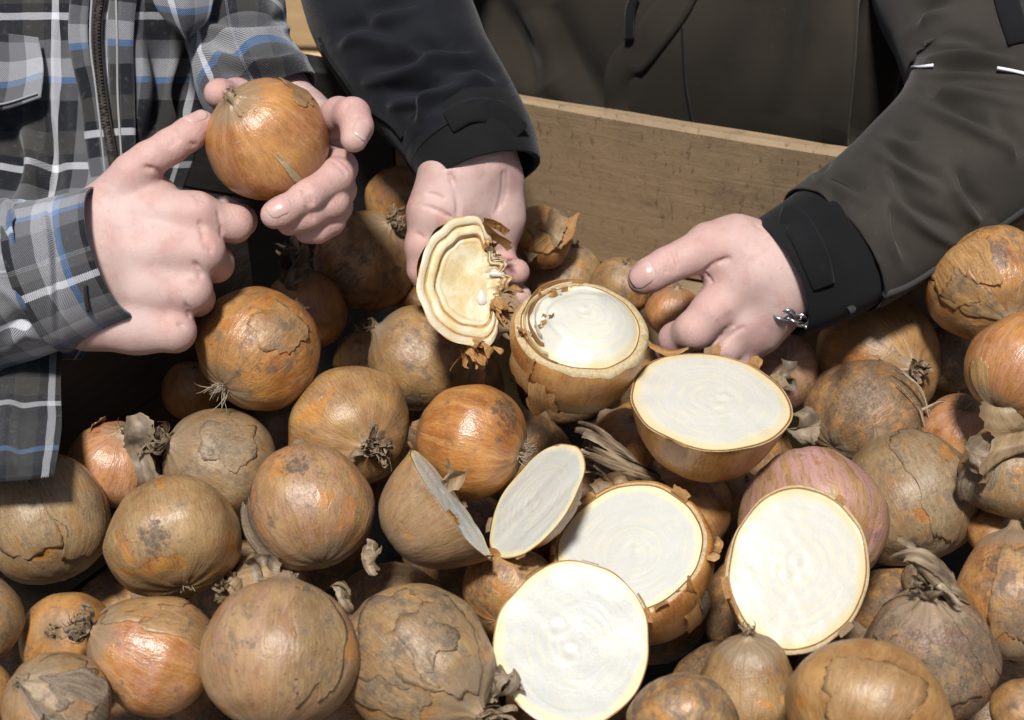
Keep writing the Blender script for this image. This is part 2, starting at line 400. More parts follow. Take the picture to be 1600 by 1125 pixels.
# px, py, radius px, depth offset (m, + = deeper in the heap), neck axis seen from the camera (right, up, toward), label
O(417, 219, 97, 0, (-.45, .55, .70), 'golden onion held up between the hands of the person in the plaid shirt', tone=.75, dirt=.12, peel=.95, pink=.15, neck=(.16, 12), fixed=True, depth=.968,
  ax=.98, flakes=[(372, 172, .16, .06, .12, 2.0, M_PAPER), (470, 140, .5, .08, .03, 0.5, M_PAPER), (455, 268, .05, .13, .02, 1.0, M_SHOULDER)], group='onions held in the hands', neckw=.035, seed=61)
O(402, 547, 100, -.060, (.45, .55, -.45), 'large rusty brown onion with a root beard on its lower side, under the plaid cuff', win=(440, 590, .45), tone=.75, dirt=.5, peel=.45, roots=26, rootlen=.5, ax=.98, neck=(.15, 5),
  flakes=[(320, 618, .30, .12, .14, 3.2, M_HUSK), (440, 510, .4, .12, .03, .5)])
O(478, 490, 66, .03, (-.1, .93, .3), 'copper onion with a tall straw-coloured dry neck, behind the rusty brown one', tone=.85, dirt=.25, peel=.65, neck=(1.0, 9), neckw=.14, ax=1.0,
  flakes=[(500, 425, .35, .12, .12, 1.0), (455, 430, .35, .12, .10, 2.0)])
O(570, 409, 80, .03, (.5, .62, .45), 'brown onion with a curled neck tuft, below the plaid man\'s fingers', stain=(540, 440, .30), tone=.6, dirt=.6, peel=.25, neck=(.42, 22), ax=1.0, neckw=.06)
O(628, 318, 62, .09, (.1,.5,-.6), 'dim onion in the shadow beneath the black sleeve', tone=.6, dirt=.5)
O(657, 560, 82, .025, (-.75, .5, .2), 'olive tan onion with a soft shine, below the torn onion piece', dull=0.3, stain=(640, 630, .3), tone=0.3, dirt=.55, peel=.2, ax=1.05, neck=(.3, 9), lean=.0)
O(545, 668, 100, .0, (.4, -.28, .75), 'tan onion streaked like a fan round its dry neck', dull=0.2, stain=(600, 700, .25), tone=0.4, dirt=.35, peel=.25, neck=(.42, 22), ax=.85, neckw=.07, shoulder=.8, flakes=[(590, 660, .3, .1, .15, 1.5, M_HUSK)])
O(741, 690, 93, -.012, (-.82, .2, -.25), 'smooth copper onion with a black sooty patch and a beard of roots', stain=(795, 640, .30), win=(700, 670, .7), tone=1.0, dirt=.38, peel=.8, roots=40, rootlen=.36, ax=1.0, neck=(.1, 3), seed=305)
O(345, 728, 92, .02, (-.72, .35, .5), 'dull brown onion with a frayed tuft pointing at the plaid hem', tone=.2, dirt=.55, dull=0.75, peel=.1, neck=(.55, 26), neckw=.07, ax=1.0, flakes=[(360, 690, .5, .14, .04, 1.2, M_PAPER)])
O(178, 728, 72, .02, (.3, .75, .5), 'pinkish copper onion half covered by an upright strip of dry skin', tone=.85, dirt=.2, peel=.9, pink=.5, flakes=[(218, 705, .22, .33, .16, 0.0, M_HUSK), (140, 665, .4, .1, .12, 1.6)])
O(72, 815, 98, .012, (-.35, .85, -.2), 'tan onion under the plaid hem, its skin split by a ragged orange crack', dull=0.45, win=(60, 860, .22), tone=0.1, dirt=.45, peel=.32, ax=1.12, shoulder=.2, neck=(.1, 3),
  flakes=[(25, 800, .5, .22, .03, 0.0, M_PAPER), (125, 790, .55, .26, .03, 3.1, M_PAPER)])
O(270, 843, 110, -.02, (-.25, .80, -.35), 'smooth pale tan onion with a puckered root end towards the viewer', stain=(240, 845, .22), win=(330, 800, .0), tone=0.12, dirt=.35, peel=.3, dull=0.35, roots=22, rootlen=.16, ax=.9, rough=1.3, neck=(.1, 3))
O(486, 797, 98, -.025, (-.2, .80, -.4), 'round pale brown onion speckled with soil, left of the cut half dome', dull=0.25, stain=(470, 725, .16), tone=0.32, dirt=.42, peel=.35, pink=.25, ax=1.08, neck=(.1, 3), flakes=[(395, 830, .2, .2, .12, 3.1, M_HUSK)])
O(-40, 965, 74, -.01, (.2, .5, .7), 'dull tan onion cut off by the picture edge, below the split one', tone=.35, dirt=.4, dull=0.6)
O(108, 1000, 78, .03, (-.1, .3, .85), 'rusty brown onion behind the frayed neck of the glossy orange one', tone=.8, dirt=.4, peel=.3, ax=.9)
O(240, 1025, 98, -.02, (-.82, .42, .35), 'glossy orange onion with a tan cap and a frayed neck lying on its side', win=(232, 1030, .62), stain=(295, 940, .25), tone=.6, dirt=.3, peel=.55, pink=.35, ax=1.05, neck=(.5, 30), neckw=.075, shoulder=.9, seed=911,
  flakes=[(215, 935, .75, .2, .04, 1.0, M_PAPER), (315, 985, .32, .3, .03, .5, M_PAPER)])
O(88, 1105, 88, .0, (-.4, .5, .6), 'onion wrapped in loose grey papery skins at the bottom corner', tone=.4, dirt=.35, dull=.6, peel=.1, flakes=[(95, 1060, .8, .26, .14, 1.6, M_PAPER), (120, 1100, .6, .25, .10, 0.0, M_HUSK), (50, 1080, .5, .25, .1, 3.1, M_HUSK)])
O(435, 1027, 122, -.028, (.05, .9, -.35), 'largest tan onion in the front row with a broad soft shine', dull=0.35, win=(535, 1005, .25), tone=0.18, dirt=.4, peel=.3, pink=.25, ax=.98, shoulder=.2, neck=(.12, 4), flakes=[(500, 985, .35, .28, .02, .3, M_PAPER)])
O(655, 1035, 120, -.01, (.62, -.42, .5), 'tan onion in peeling patchy skins, its ragged tip by the white half', dull=0.35, tone=0.25, dirt=.62, peel=.25, ax=1.1, neck=(.5, 18), neckw=.08, flakes=[(600, 1070, .5, .2, .07, 3.4, M_PAPER), (620, 1000, .7, .2, .03, 2.0, M_PAPER), (700, 1010, .7, .22, .03, .6, M_PAPER)])
O(410, 925, 70, .03, (-.55, .3, .6), 'onion wedged behind the largest tan one with a papery neck showing', tone=.3, dirt=.5, dull=.5, neck=(.5, 9), neckw=.14)
O(-38, 1085, 58, .0, (.2, .5, .7), 'small onion at the lower picture edge beside the papery one', tone=.5, dirt=.3)
O(1268, 815, 121, .0, (-.15, .75, -.55), 'pinkish striped onion behind the cut half with a yellow rim', dull=0.2, tone=.35, dirt=.3, peel=.25, pink=1.0, ax=.95, neck=(.1, 2), ribs=7)
O(1420, 782, 111, .05, (-.3, .8, -.3), 'dull olive onion with a hairline crack, right of the pinkish striped one', stain=(1430, 875, .4), tone=0.1, dirt=.45, dull=0.7, peel=.12, ax=1.0, neck=(.1, 3), flakes=[(1460, 740, .4, .3, .02, 0.4, M_PAPER)])
O(1355, 655, 99, .012, (.5, .35, -.3), 'dark brown onion blotched with soil and rust below the jacket cuff', dull=0.2, stain=(1340, 620, .3), tone=0.7, dirt=.95, peel=.2, ax=.95, roots=0, neck=(.1, 2))
O(1375, 566, 103, .0, (.35, -.1, .85), 'tan onion with a stubby neck, tucked under the grey sleeve', dull=0.2, tone=0.4, dirt=.45, peel=.3, ax=.82, neck=(.3, 14), neckw=.08, shoulder=.8, flakes=[(1385, 555, .5, .15, .03, 2.0, M_PAPER)])
O(1212, 580, 66, .055, (.1, .2, .9), 'dull pink onion behind the hand with the bracelet', tone=.3, dirt=.4, pink=.8, dull=.4, neck=(.2, 8))
O(1548, 447, 98, -.06, (.1, -.55, .7), 'golden crackled onion below the grey sleeve', stain=(1545, 395, .3), tone=.55, dirt=.55, peel=.45, ax=.95, roots=0, neck=(.2, 12), flakes=[(1500, 420, .6, .2, .05, 2.6, M_GOLD), (1520, 470, .5, .2, .04, 4.0, M_PAPER)])
O(1598, 575, 86, -.06, (.5, .7, -.2), 'shiny orange onion with a bright highlight by the picture edge', tone=.8, dirt=.1, peel=.95, pink=.25, ax=1.05, neck=(.1, 3), flakes=[(1535, 610, .3, .2, .06, 3.5, M_PAPER)], roots=20, rootlen=.35)
O(1503, 680, 68, .01, (.05, -.62, -.5), 'small pink copper onion with its wiry root end uppermost', tone=.85, dirt=.25, peel=.8, pink=.5, roots=60, rootlen=.5, neck=(.1, 0))
O(1578, 735, 80, .005, (-.1, .75, .45), 'onion loosely wrapped in crumpled tan paper skins', tone=.4, dirt=.45, dull=.5, neck=(.6, 5), neckw=.25, flakes=[(1555, 690, .6, .3, .20, 1.5, M_PAPER), (1580, 760, .7, .25, .06, 0.0, M_PAPER), (1530, 740, .4, .3, .12, 3.2, M_HUSK)])
O(1580, 935, 88, -.018, (.1, .85, -.2), 'rust and grey onion with a silvery shine at the picture edge', stain=(1570, 880, .3), tone=.8, dirt=.6, peel=.4, ax=1.25, neck=(.1, 3), flakes=[(1590, 930, .5, .22, .02, 3.1, M_PAPER)])
O(1452, 1030, 112, .0, (-.1, .8, .4), 'dark mouldy onion with torn skins and a withered twisted stem', stain=(1500, 1040, .5), win=(1470, 990, .22), tone=.6, dirt=1.0, peel=.3, pink=.3, dull=.4, ax=1.0, shoulder=.9, neck=(.5, 16), neckw=.10,
  flakes=[(1400, 965, .4, .14, .05, 1.0, M_PAPER), (1390, 925, .4, .1, .04, 2.0, M_PAPER), (1535, 1000, .25, .22, .03, .3, M_PAPER), (1490, 1060, .5, .16, .02, 4.4, M_PAPER)])
O(1352, 1112, 134, -.045, (.3, .65, -.45), 'smooth yellow-tan onion with an oval patch of cracked skin, front row', tone=0.5, dirt=.15, peel=.15, ax=.82, neck=(.05, 0), flakes=[(1365, 1080, .62, .20, .01, 1.0, M_PAPER)], roots=0, seed=402)
O(1170, 1075, 80, .01, (-.05, .85, .35), 'ribbed straw-coloured onion shoulder below the yellow-rimmed half', tone=.3, dirt=.4, dull=.35, ax=1.15, shoulder=1.0, ribs=14, neck=(.35, 10), rough=1.2)
O(1068, 1128, 88, -.03, (.1,.7,-.5), 'dark speckled onion at the bottom edge beside the white half', tone=.4, dirt=.8, dull=.3, ax=.85, neck=(.1, 3))
O(1068, 800, 80, .035, (-.62, .6, .3), 'dark brown onion with a long frayed straw stalk, behind the cut onions', tone=.6, dirt=.6, ax=.95, neck=(.3, 6))
O(880, 440, 66, .05, (.2, .75, .4), 'dim grey-brown onion at the foot of the board', tone=.3, dirt=.6, dull=.5)
O(845, 372, 52, .04, (.7, .5, .2), 'dark copper onion under a torn skin flap by the board', tone=.7, dirt=.4, peel=.4, flakes=[(870, 360, .6, .25, .25, 0.3, M_GOLD)])
O(1052, 490, 46, .03, (.1, .8, .4), 'copper onion under the thumb of the hand with the bracelet', tone=.9, dirt=.2, peel=.85, pink=.3)
O(972, 448, 50, .07, (.1, .6, .6), 'shadowed onion between the cut onion and the thumb', tone=.4, dirt=.6, dull=.4)
O(800, 925, 80, .045, (.3,.5,-.6), 'dark onion in the gap beside the upright white half', tone=.5, dirt=.6)
O(566, 560, 46, .075, (-.1, .9, .3), 'small deep-set onion with a pale pointed neck', tone=.4, dirt=.4, neck=(.5, 5), neckw=.15, shoulder=1)
O(655, 478, 40, .06, (.2,.5,-.6), 'small orange onion peeping out below the torn piece', tone=.9, dirt=.2, peel=.8)
O(300, 610, 48, .03, (.2, .6, .6), 'orange onion edge showing left of the rusty brown one', tone=.8, dirt=.3, peel=.5)
O(1485, 560, 56, .02, (.2, .6, .6), 'sooty black-brown onion in the gap left of the shiny orange one', tone=.5, dirt=1.0, dull=.5)
O(1155, 775, 42, .06, (.2, .6, .6), 'small pale onion wedged left of the pinkish striped one', tone=.3, dirt=.3, dull=.3)
O(1555, 835, 46, .045, (.2, .6, .6), 'small rusty onion wedged between the paper-wrapped and the silvery one', tone=.8, dirt=.4, peel=.4)
O(975, 690, 54, .055, (.2, .6, .6), 'deep-set copper onion under the peeled cut onion', tone=.85, dirt=.3, peel=.6)
O(1598, 1112, 52, .0, (.1, .6, .6), 'brown onion in the bottom picture corner', tone=.5, dirt=.6)
O(720, 590, 40, .085, (.2, .6, .6), 'onion deep in the gap below the torn shreds', tone=.6, dirt=.5)
O(1445, 905, 40, .05, (-.5, .6, .2), 'small shrivelled onion under the withered stem', tone=.3, dirt=.9, dull=.6)
# ------------------------------------------------------------------ cut onions
CUTS = []
def C(px, py, r, n, depth, label, zc=.05, ax=1.0, sx=1.0, sy=1.0, rot=0., flesh=None, shreds=8, dome=.03, tone=.7, dirt=.25, peel=.6, pink=0., dull=0., seed=1,
      name='cut_onion', flakes=(), step=0., group='cut onions', peeled=0., shred_len=.16, centre=(0., 0.)):
    CUTS.append(dict(px=px, py=py, r=r, n=np.array(n, float), depth=depth, label=label, zc=zc, ax=ax, sx=sx, sy=sy, rot=rot, flesh=flesh, shreds=shreds, dome=dome, tone=tone, dirt=dirt,
                     peel=peel, pink=pink, dull=dull, seed=seed, name=name, flakes=flakes, step=step, group=group, peeled=peeled, shred_len=shred_len, centre=centre))
def cut_frame(n, rot):
    z = camvec(n); x = RIGHT-z*np.dot(RIGHT, z); x /= np.linalg.norm(x); y = np.cross(z, x)
    c, s_ = math.cos(rot), math.sin(rot)
    return np.stack([x*c+y*s_, -x*s_+y*c, z], 1)
def build_cut(o):
    prm = dict(shoulder=.2, ax=o['ax'], seed=o['seed'], ribs=5, rough=.8, lean=0)
    vmax = float(np.interp(o['zc'], PT[30:399, 1], PS[30:399])); rc = float(np.interp(vmax, PS, PT[:, 0]))
    nu, nv = 96, 34
    us = np.linspace(0, 2*np.pi, nu, endpoint=False); vs = np.linspace(1e-4, vmax, nv)
    U, V = np.meshgrid(us, vs)
    p = bulb_surf(prm, U.ravel(), V.ravel()).reshape(nv, nu, 3)
    zcut = o['zc']*o['ax']
    k = smoothstep(0, 1, np.linspace(0, 1, nv))[:, None]**3
    rng = np.random.RandomState(o['seed'])
    rimz = .012*wob(np.stack([np.cos(us)*3, np.sin(us)*3], -1), o['seed']+4, 2.0)
    p[..., 2] = p[..., 2]*(1-k)+(zcut+rimz[None, :])*k*1.0
    p[..., 2] -= zcut
    p[..., :2] /= rc; p[..., 2] /= rc
    p *= [o['sx'], o['sy'], 1]
    d = o['depth']; R = o['r']*mmpx(d); c = P(o['px'], o['py'], d); fr = cut_frame(o['n'], o['rot'])
    b = newobj(o['name'], p.reshape(-1, 3), grid_faces(nv, nu, True), M_SKIN)
    b.matrix_world = Matrix.Translation(Vector(c)) @ Matrix([list(r)+[0] for r in fr]+[[0, 0, 0, 1]]) @ Matrix.Diagonal((R, R, R, 1))
    for q in ('tone', 'dirt', 'peel', 'pink', 'dull'): b[q] = float(o[q])
    b['seed'] = float((o['seed']*0.6180339) % 1.0*10); b['win_r'] = b['stain_r'] = -1.0; b['win'] = b['stain'] = [9., 9., 9.]
    tag(b, o['label'], 'onion', o['group'])
    if o['peeled']:                        # skin gone near the cut: pale leaf shows above a ragged edge
        lim = (nv-1)*(1-o['peeled']*(1+.40*np.sin(us*1.0+2.2)+.22*wob(np.stack([np.cos(us)*3, np.sin(us)*3], -1), o['seed']+60, 2.0)+.10*wob(np.stack([np.cos(us)*9, np.sin(us)*9], -1), o['seed']+61, 3.0)))
        Vp, Up = [], []
        for t in np.linspace(0, 1, 14):
            q = np.clip(lim+(nv-1-lim)*t, 0, nv-1.001); k0 = q.astype(int); fr_ = (q-k0)[:, None]; ii = np.arange(nu)
            Vp.append((p[k0, ii]*(1-fr_)+p[k0+1, ii]*fr_)*np.array([1.008, 1.008, 1])+[0, 0, .002*t]); Up.append(np.stack([ii/nu*3, np.full(nu, t)], -1))
        newobj('peeled_leaf', np.concatenate(Vp), grid_faces(14, nu, True), M_SHOULDER, b, uvs=np.concatenate(Up))
    # the cut face: rings of flesh from the rim to the heart
    ns = 56; ss = np.linspace(1, 0.004, ns)
    rim = p[-1]; ctr = np.array([o['centre'][0], o['centre'][1], 0])
    S = ss[:, None, None]
    f = ctr*(1-S)+rim[None]*S*np.array([.994, .994, 1])
    ang = us[None, :]
    sv = ss[:, None]+.035*wob(np.stack([f[..., 0], f[..., 1]], -1), o['seed']+8, 2.0)
    h = o['dome']*(1-sv**2)-.004*np.exp(-((sv-.965)/.014)**2)
    for i in range(8):
        c0 = 1-(i+1)*.115
        h = h-.0035*np.exp(-((sv-c0)/.014)**2)*(0.3+.8*wob(np.stack([np.cos(ang)*1.5+i+0*sv, np.sin(ang)*1.5+0*sv], -1), o['seed']+i, 1.5))
    h = h+.012*wob(np.stack([f[..., 0], f[..., 1]], -1)*2, o['seed']+18, 2.0)+.004*wob(np.stack([f[..., 0], f[..., 1]], -1)*2, o['seed']+19, 7.0)
    for _i in range(2):
        q0 = rng.uniform(-.22, .22, 2); dd = np.hypot(f[..., 0]-q0[0], f[..., 1]-q0[1]); h = h+.010*np.exp(-(dd/.05)**2)-.006*np.exp(-((dd-.11)/.05)**2)
    if o['step']:
        side = smoothstep(-.1, .5, np.cos(ang-PI*.85))
        h = h-o['step']*side*(smoothstep(.93, .90, sv)-.7*smoothstep(.62, .58, sv))
        h = h+.05*side*smoothstep(.3, .7, sv)*wob(np.stack([f[..., 0], f[..., 1]], -1), o['seed']+40, 9.0)
    f[..., 2] = f[..., 2]*ss[:, None]**2+h*(1-ss[:, None]**30)+.003
    uu = np.stack([np.repeat(ss, nu), np.tile(us/(2*np.pi), ns)], -1)
    newobj('cut_face', f.reshape(-1, 3), grid_faces(ns, nu, True), o['flesh'] or M_FLESH, b, uvs=uu)
    for i in range(o['shreds']):          # ragged bits of skin round the rim
        a = rng.uniform(0, 2*np.pi); w = rng.uniform(.05, .15); L = o['shred_len']*rng.uniform(.4, 1.2)
        aa = a+np.linspace(-w, w, 7); tt = np.linspace(0, 1, 7)
        e = np.interp(aa, np.append(us, 2*np.pi), np.append(rim[:, 0], rim[0, 0]), period=2*np.pi), np.interp(aa, np.append(us, 2*np.pi), np.append(rim[:, 1], rim[0, 1]), period=2*np.pi)
        out = rng.uniform(.3, 1.5); V2 = []
        for j, t in enumerate(tt):
            lip = L*(.55+.45*np.sin(np.linspace(.3, 2.8, 7)+rng.uniform(-.4, .4)))*t*(1+.3*rng.uniform(-1, 1, 7)*(t > .5))
            k2 = 1.012+out*max(t, 0)**2*L
            V2.append(np.stack([e[0]*k2, e[1]*k2, lip*(1-.4*out*max(t, 0))], -1))
        newobj('skin_shred', np.concatenate(V2), grid_faces(7, 7), M_GOLD if rng.rand() < .7 else M_PAPER, b, uvs=[(i2/6, j2/6) for j2 in range(7) for i2 in range(7)])
    for i, (u0, v0, du, dv, lift, curl, mt) in enumerate(o['flakes']):
        q, ff, uu = flake_mesh(prm, u0, v0, du, dv, lift, curl, o['seed']*11+i*7)
        q[:, 2] -= zcut; q /= rc; q *= [o['sx'], o['sy'], 1]
        newobj('skin_flake', q, ff, mt, b, uvs=uu)
    return b, fr, R, c

C(703, 785, 106, (.80, .595, .06), .925, 'onion half resting on its cut side edge, dull dome towards the viewer', zc=.12, ax=1.02, tone=.15, dirt=.3, peel=.15, pink=.15, dull=.5, seed=21, shreds=5, shred_len=.12)
C(838, 779, 106, (-.72, .57, .42), .945, 'thin cut onion slice leaning against the larger cut onion', zc=-.22, ax=.75, tone=.4, dirt=.15, seed=33, name='onion_slice', shreds=3, flesh=M_FLESH, shred_len=.1, dome=.0)
C(982, 856, 122, (-.24, .60, .76), .940, 'cut onion with a white face and copper skin, behind the upright white half', zc=.46, ax=1.08, tone=.6, dirt=.12, peel=.9, seed=44, peeled=.045, shreds=7, rot=-.15, sy=.98, flakes=[(-.7, .52, .12, .12, .08, 1.0, M_GOLD), (-.5, .42, .1, .1, .02, 2.0, M_HUSK)], centre=(.1, -.12))
C(891, 1005, 122, (-.16, .12, .97), .865, 'upright onion half showing its round white face in the front row', zc=.0, ax=.9, tone=.8, dirt=.1, peel=.8, seed=55, shreds=5, sy=1.03, shred_len=.06, centre=(.15, .05))
C(1248, 886, 113, (.13, .37, .92), .885, 'onion half with a yellow rim round its bright white face', zc=.30, ax=.95, tone=.35, dirt=.10, peel=.85, seed=66, peeled=.075, flesh=M_FLESH_Y, shreds=6, sx=.97, sy=1.16, rot=-.30, shred_len=.08, dome=.05)
C(1108, 626, 124, (.07, .80, .59), .955, 'onion half with its wide white face turned up, below the hand with the bracelet', zc=.15, ax=1.0, tone=.30, dirt=.08, peel=.85, seed=77, peeled=.05, flesh=M_FLESH_Y, shreds=5, rot=-.08, dome=.05)
C(906, 510, 96, (.08, .68, .73), .962, 'cut onion with a half torn top showing brown papery layers', zc=.52, ax=1.0, tone=.40, dirt=.06, peel=1.0, seed=88, flesh=M_FLESH_Y, shreds=0, peeled=.13, rot=-.1, step=.06, dome=.30, flakes=[(-2.0, .35, .22, .16, .12, 3.4, M_GOLD), (-2.5, .5, .3, .12, .06, 1.0, M_GOLD)], centre=(.12, .05), shred_len=.22)
# ------------------------------------------------------------------ the crate, its boards, the ground, the wood stacked behind
def mat_wood(name, c1, c2, c3, fleck=.6, scale=1.0, rough=.65):
    s = NT(name)
    pos = s.n('TexCoord').outputs['Object']; rnd = s.n('ObjectInfo').outputs['Random']
    pp = s.vm('ADD', pos, s.n('CombineXYZ', {0: s.math('MULTIPLY', rnd, 31), 2: s.math('MULTIPLY', rnd, 17)}).outputs[0])
    g = s.noise(s.vm('MULTIPLY', pp, (6*scale, 90*scale, 90*scale)), 1.0, 5.0, .65, .6)
    bl = s.noise(pp, 9.0*scale, 5.0, .6, .3); fi = s.noise(pp, 120.0*scale, 4.0, .65)
    col = s.mix(s.ramp(g, .3, .7), c1, c2)
    col = s.mix(s.ramp(bl, .45, .7), col, c3)
    fl = s.noise(s.vm('MULTIPLY', pp, (210*scale, 170*scale, 75*scale)), 1.0, 3.0, .65)
    col = s.mix(s.math('MULTIPLY', s.ramp(fl, .57, .68), s.math('MULTIPLY', s.ramp(bl, .30, .62, .35, 1.0), fleck)), col, (.045, .03, .02))
    col = s.mix(s.math('MULTIPLY', s.ramp(s.noise(pp, 18.0*scale, 6.0, .7, .4), .54, .74), fleck*.75), col, (.13, .095, .065))
    s.p(Base_Color=col, Roughness=rough, Specular_IOR_Level=.3)
    s.p(Normal=s.bump(s.math('ADD', s.math('ADD', g, fi), s.math('MULTIPLY', fl, -.8)), .5, .001))
    return s.m
M_BOARD = mat_wood('weathered_board', (.285, .195, .108), (.31, .215, .122), (.20, .14, .082))
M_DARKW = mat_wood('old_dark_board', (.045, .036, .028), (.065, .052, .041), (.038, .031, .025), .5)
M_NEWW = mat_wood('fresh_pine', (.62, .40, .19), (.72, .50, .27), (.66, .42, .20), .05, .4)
M_NEARBLACK = mat_wood('near_black_board', (.018, .017, .015), (.026, .024, .021), (.016, .015, .014), .3)  # near-black board colour
def slab(name, a, b, z0, z1, th, mat, parent, seed=0, nx=40, nz=6, wav=.0012):
    """upright board from point a to b (xy), between z0 and z1, th thick away from the camera, softly uneven edges"""
    a = np.array(a, float); b = np.array(b, float); dx = b-a; L = np.linalg.norm(dx); ux = dx/L; un = np.array([-ux[1], ux[0]])
    prof = [(0, z0), (0, z1-.002), (.002, z1), (th-.002, z1), (th, z1-.002), (th, z0)]
    V = []
    for i in range(nx+1):
        t = i/nx
        for k, (n_, z) in enumerate(prof):
            e = wav*wob(np.array([t*L*14, z*20.]), seed+k, 1.2)
            V.append([t*L, n_+e*.6, z+(e if z > z0 else 0)])
    V = np.array(V); F = grid_faces(nx+1, len(prof), True)
    F += [tuple(range(len(prof)))[::-1], tuple(nx*len(prof)+k for k in range(len(prof)))]
    o = newobj(name, V, F, mat, parent, smooth=False)
    o.matrix_basis = Matrix.Translation((a[0], a[1], 0)) @ Matrix.Rotation(math.atan2(ux[1], ux[0]), 4, 'Z')
    return o
ground_mat = mat_wood('trodden_earth', (.16, .13, .10), (.22, .18, .13), (.12, .10, .08), .3, .3, .9)
g = newobj('ground', [(-30, -30, -.62), (30, -30, -.62), (30, 60, -.62), (-30, 60, -.62)], [(0, 1, 2, 3)], ground_mat, smooth=False)
g['kind'] = 'structure'
def xy_at(px, py, z):
    d = plane_depth(px, py, z); return P(px, py, d)[:2]
crate = tag(empty('onion_crate', (0, .1, -.62)), 'weathered wooden crate filled with onions, its far board speckled brown', 'crate')
ZB = -.045
A0 = xy_at(870, 396, ZB); A1 = xy_at(1420, 497, ZB)
ud = (A1-A0)/np.linalg.norm(A1-A0)
BL = A0-ud*.62; BR = A0+ud*.62
def top_z(px, py):       # height of the board plane where the ray of a pixel meets it
    r = FWD+((px-800)/1600*W36)*RIGHT+((562.5-py)/1600*W36)*UP
    nn = np.array([-ud[1], ud[0]]); t = np.dot(A0-CAM[:2], nn)/np.dot(r[:2], nn); return (CAM+t*r)[2]
ZT = (top_z(900, 172)+top_z(1300, 237))/2
slab('board', BL+ud*.50, BR, ZB, ZT, .011, M_BOARD, crate, 3)
slab('board', BL-ud*.1, BL+ud*.498, ZB, ZT, .018, M_NEARBLACK, crate, 5)  # left stretch of the far board, in near-black
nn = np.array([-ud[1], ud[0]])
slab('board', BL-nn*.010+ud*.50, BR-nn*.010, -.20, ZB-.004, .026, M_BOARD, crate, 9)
slab('board', BL-nn*.010-ud*.1, BL-nn*.010+ud*.498, -.20, ZB-.004, .026, M_NEARBLACK, crate, 10)
slab('board', BL, BR, -.40, -.205, .018, M_NEARBLACK, crate, 12)
# left side of the crate, dark boards
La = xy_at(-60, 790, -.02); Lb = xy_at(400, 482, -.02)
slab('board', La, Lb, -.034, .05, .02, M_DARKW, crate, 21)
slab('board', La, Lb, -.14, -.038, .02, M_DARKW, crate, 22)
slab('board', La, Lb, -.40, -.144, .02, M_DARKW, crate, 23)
fl = newobj('crate_floor', [(-.7, -.6, -.40), (.8, -.6, -.40), (.8, .7, -.40), (-.7, .7, -.40)], [(0, 1, 2, 3)], M_NEARBLACK, crate, smooth=False)  # near-black colour paints in the shade at the bottom of the gaps
# a stack of fresh pine boards in the sun behind the two people
pile = tag(empty('timber_crate', (-.45, 1.2, -.62)), 'pale sunlit wooden crate standing behind the two people', 'crate')
_r0 = FWD+((465-800)/1600*W36)*RIGHT+((562.5-70)/1600*W36)*UP
ZS = (CAM+_r0*((1.02-CAM[1])/_r0[1]))[2]          # height of the joint seen between the two people
for i in range(6):
    slab('board', (-1.1, 1.08), (.25, .98), ZS-.30*4+i*.30, ZS-.30*4+i*.30+.288, .025, M_NEWW, pile, 50+i)
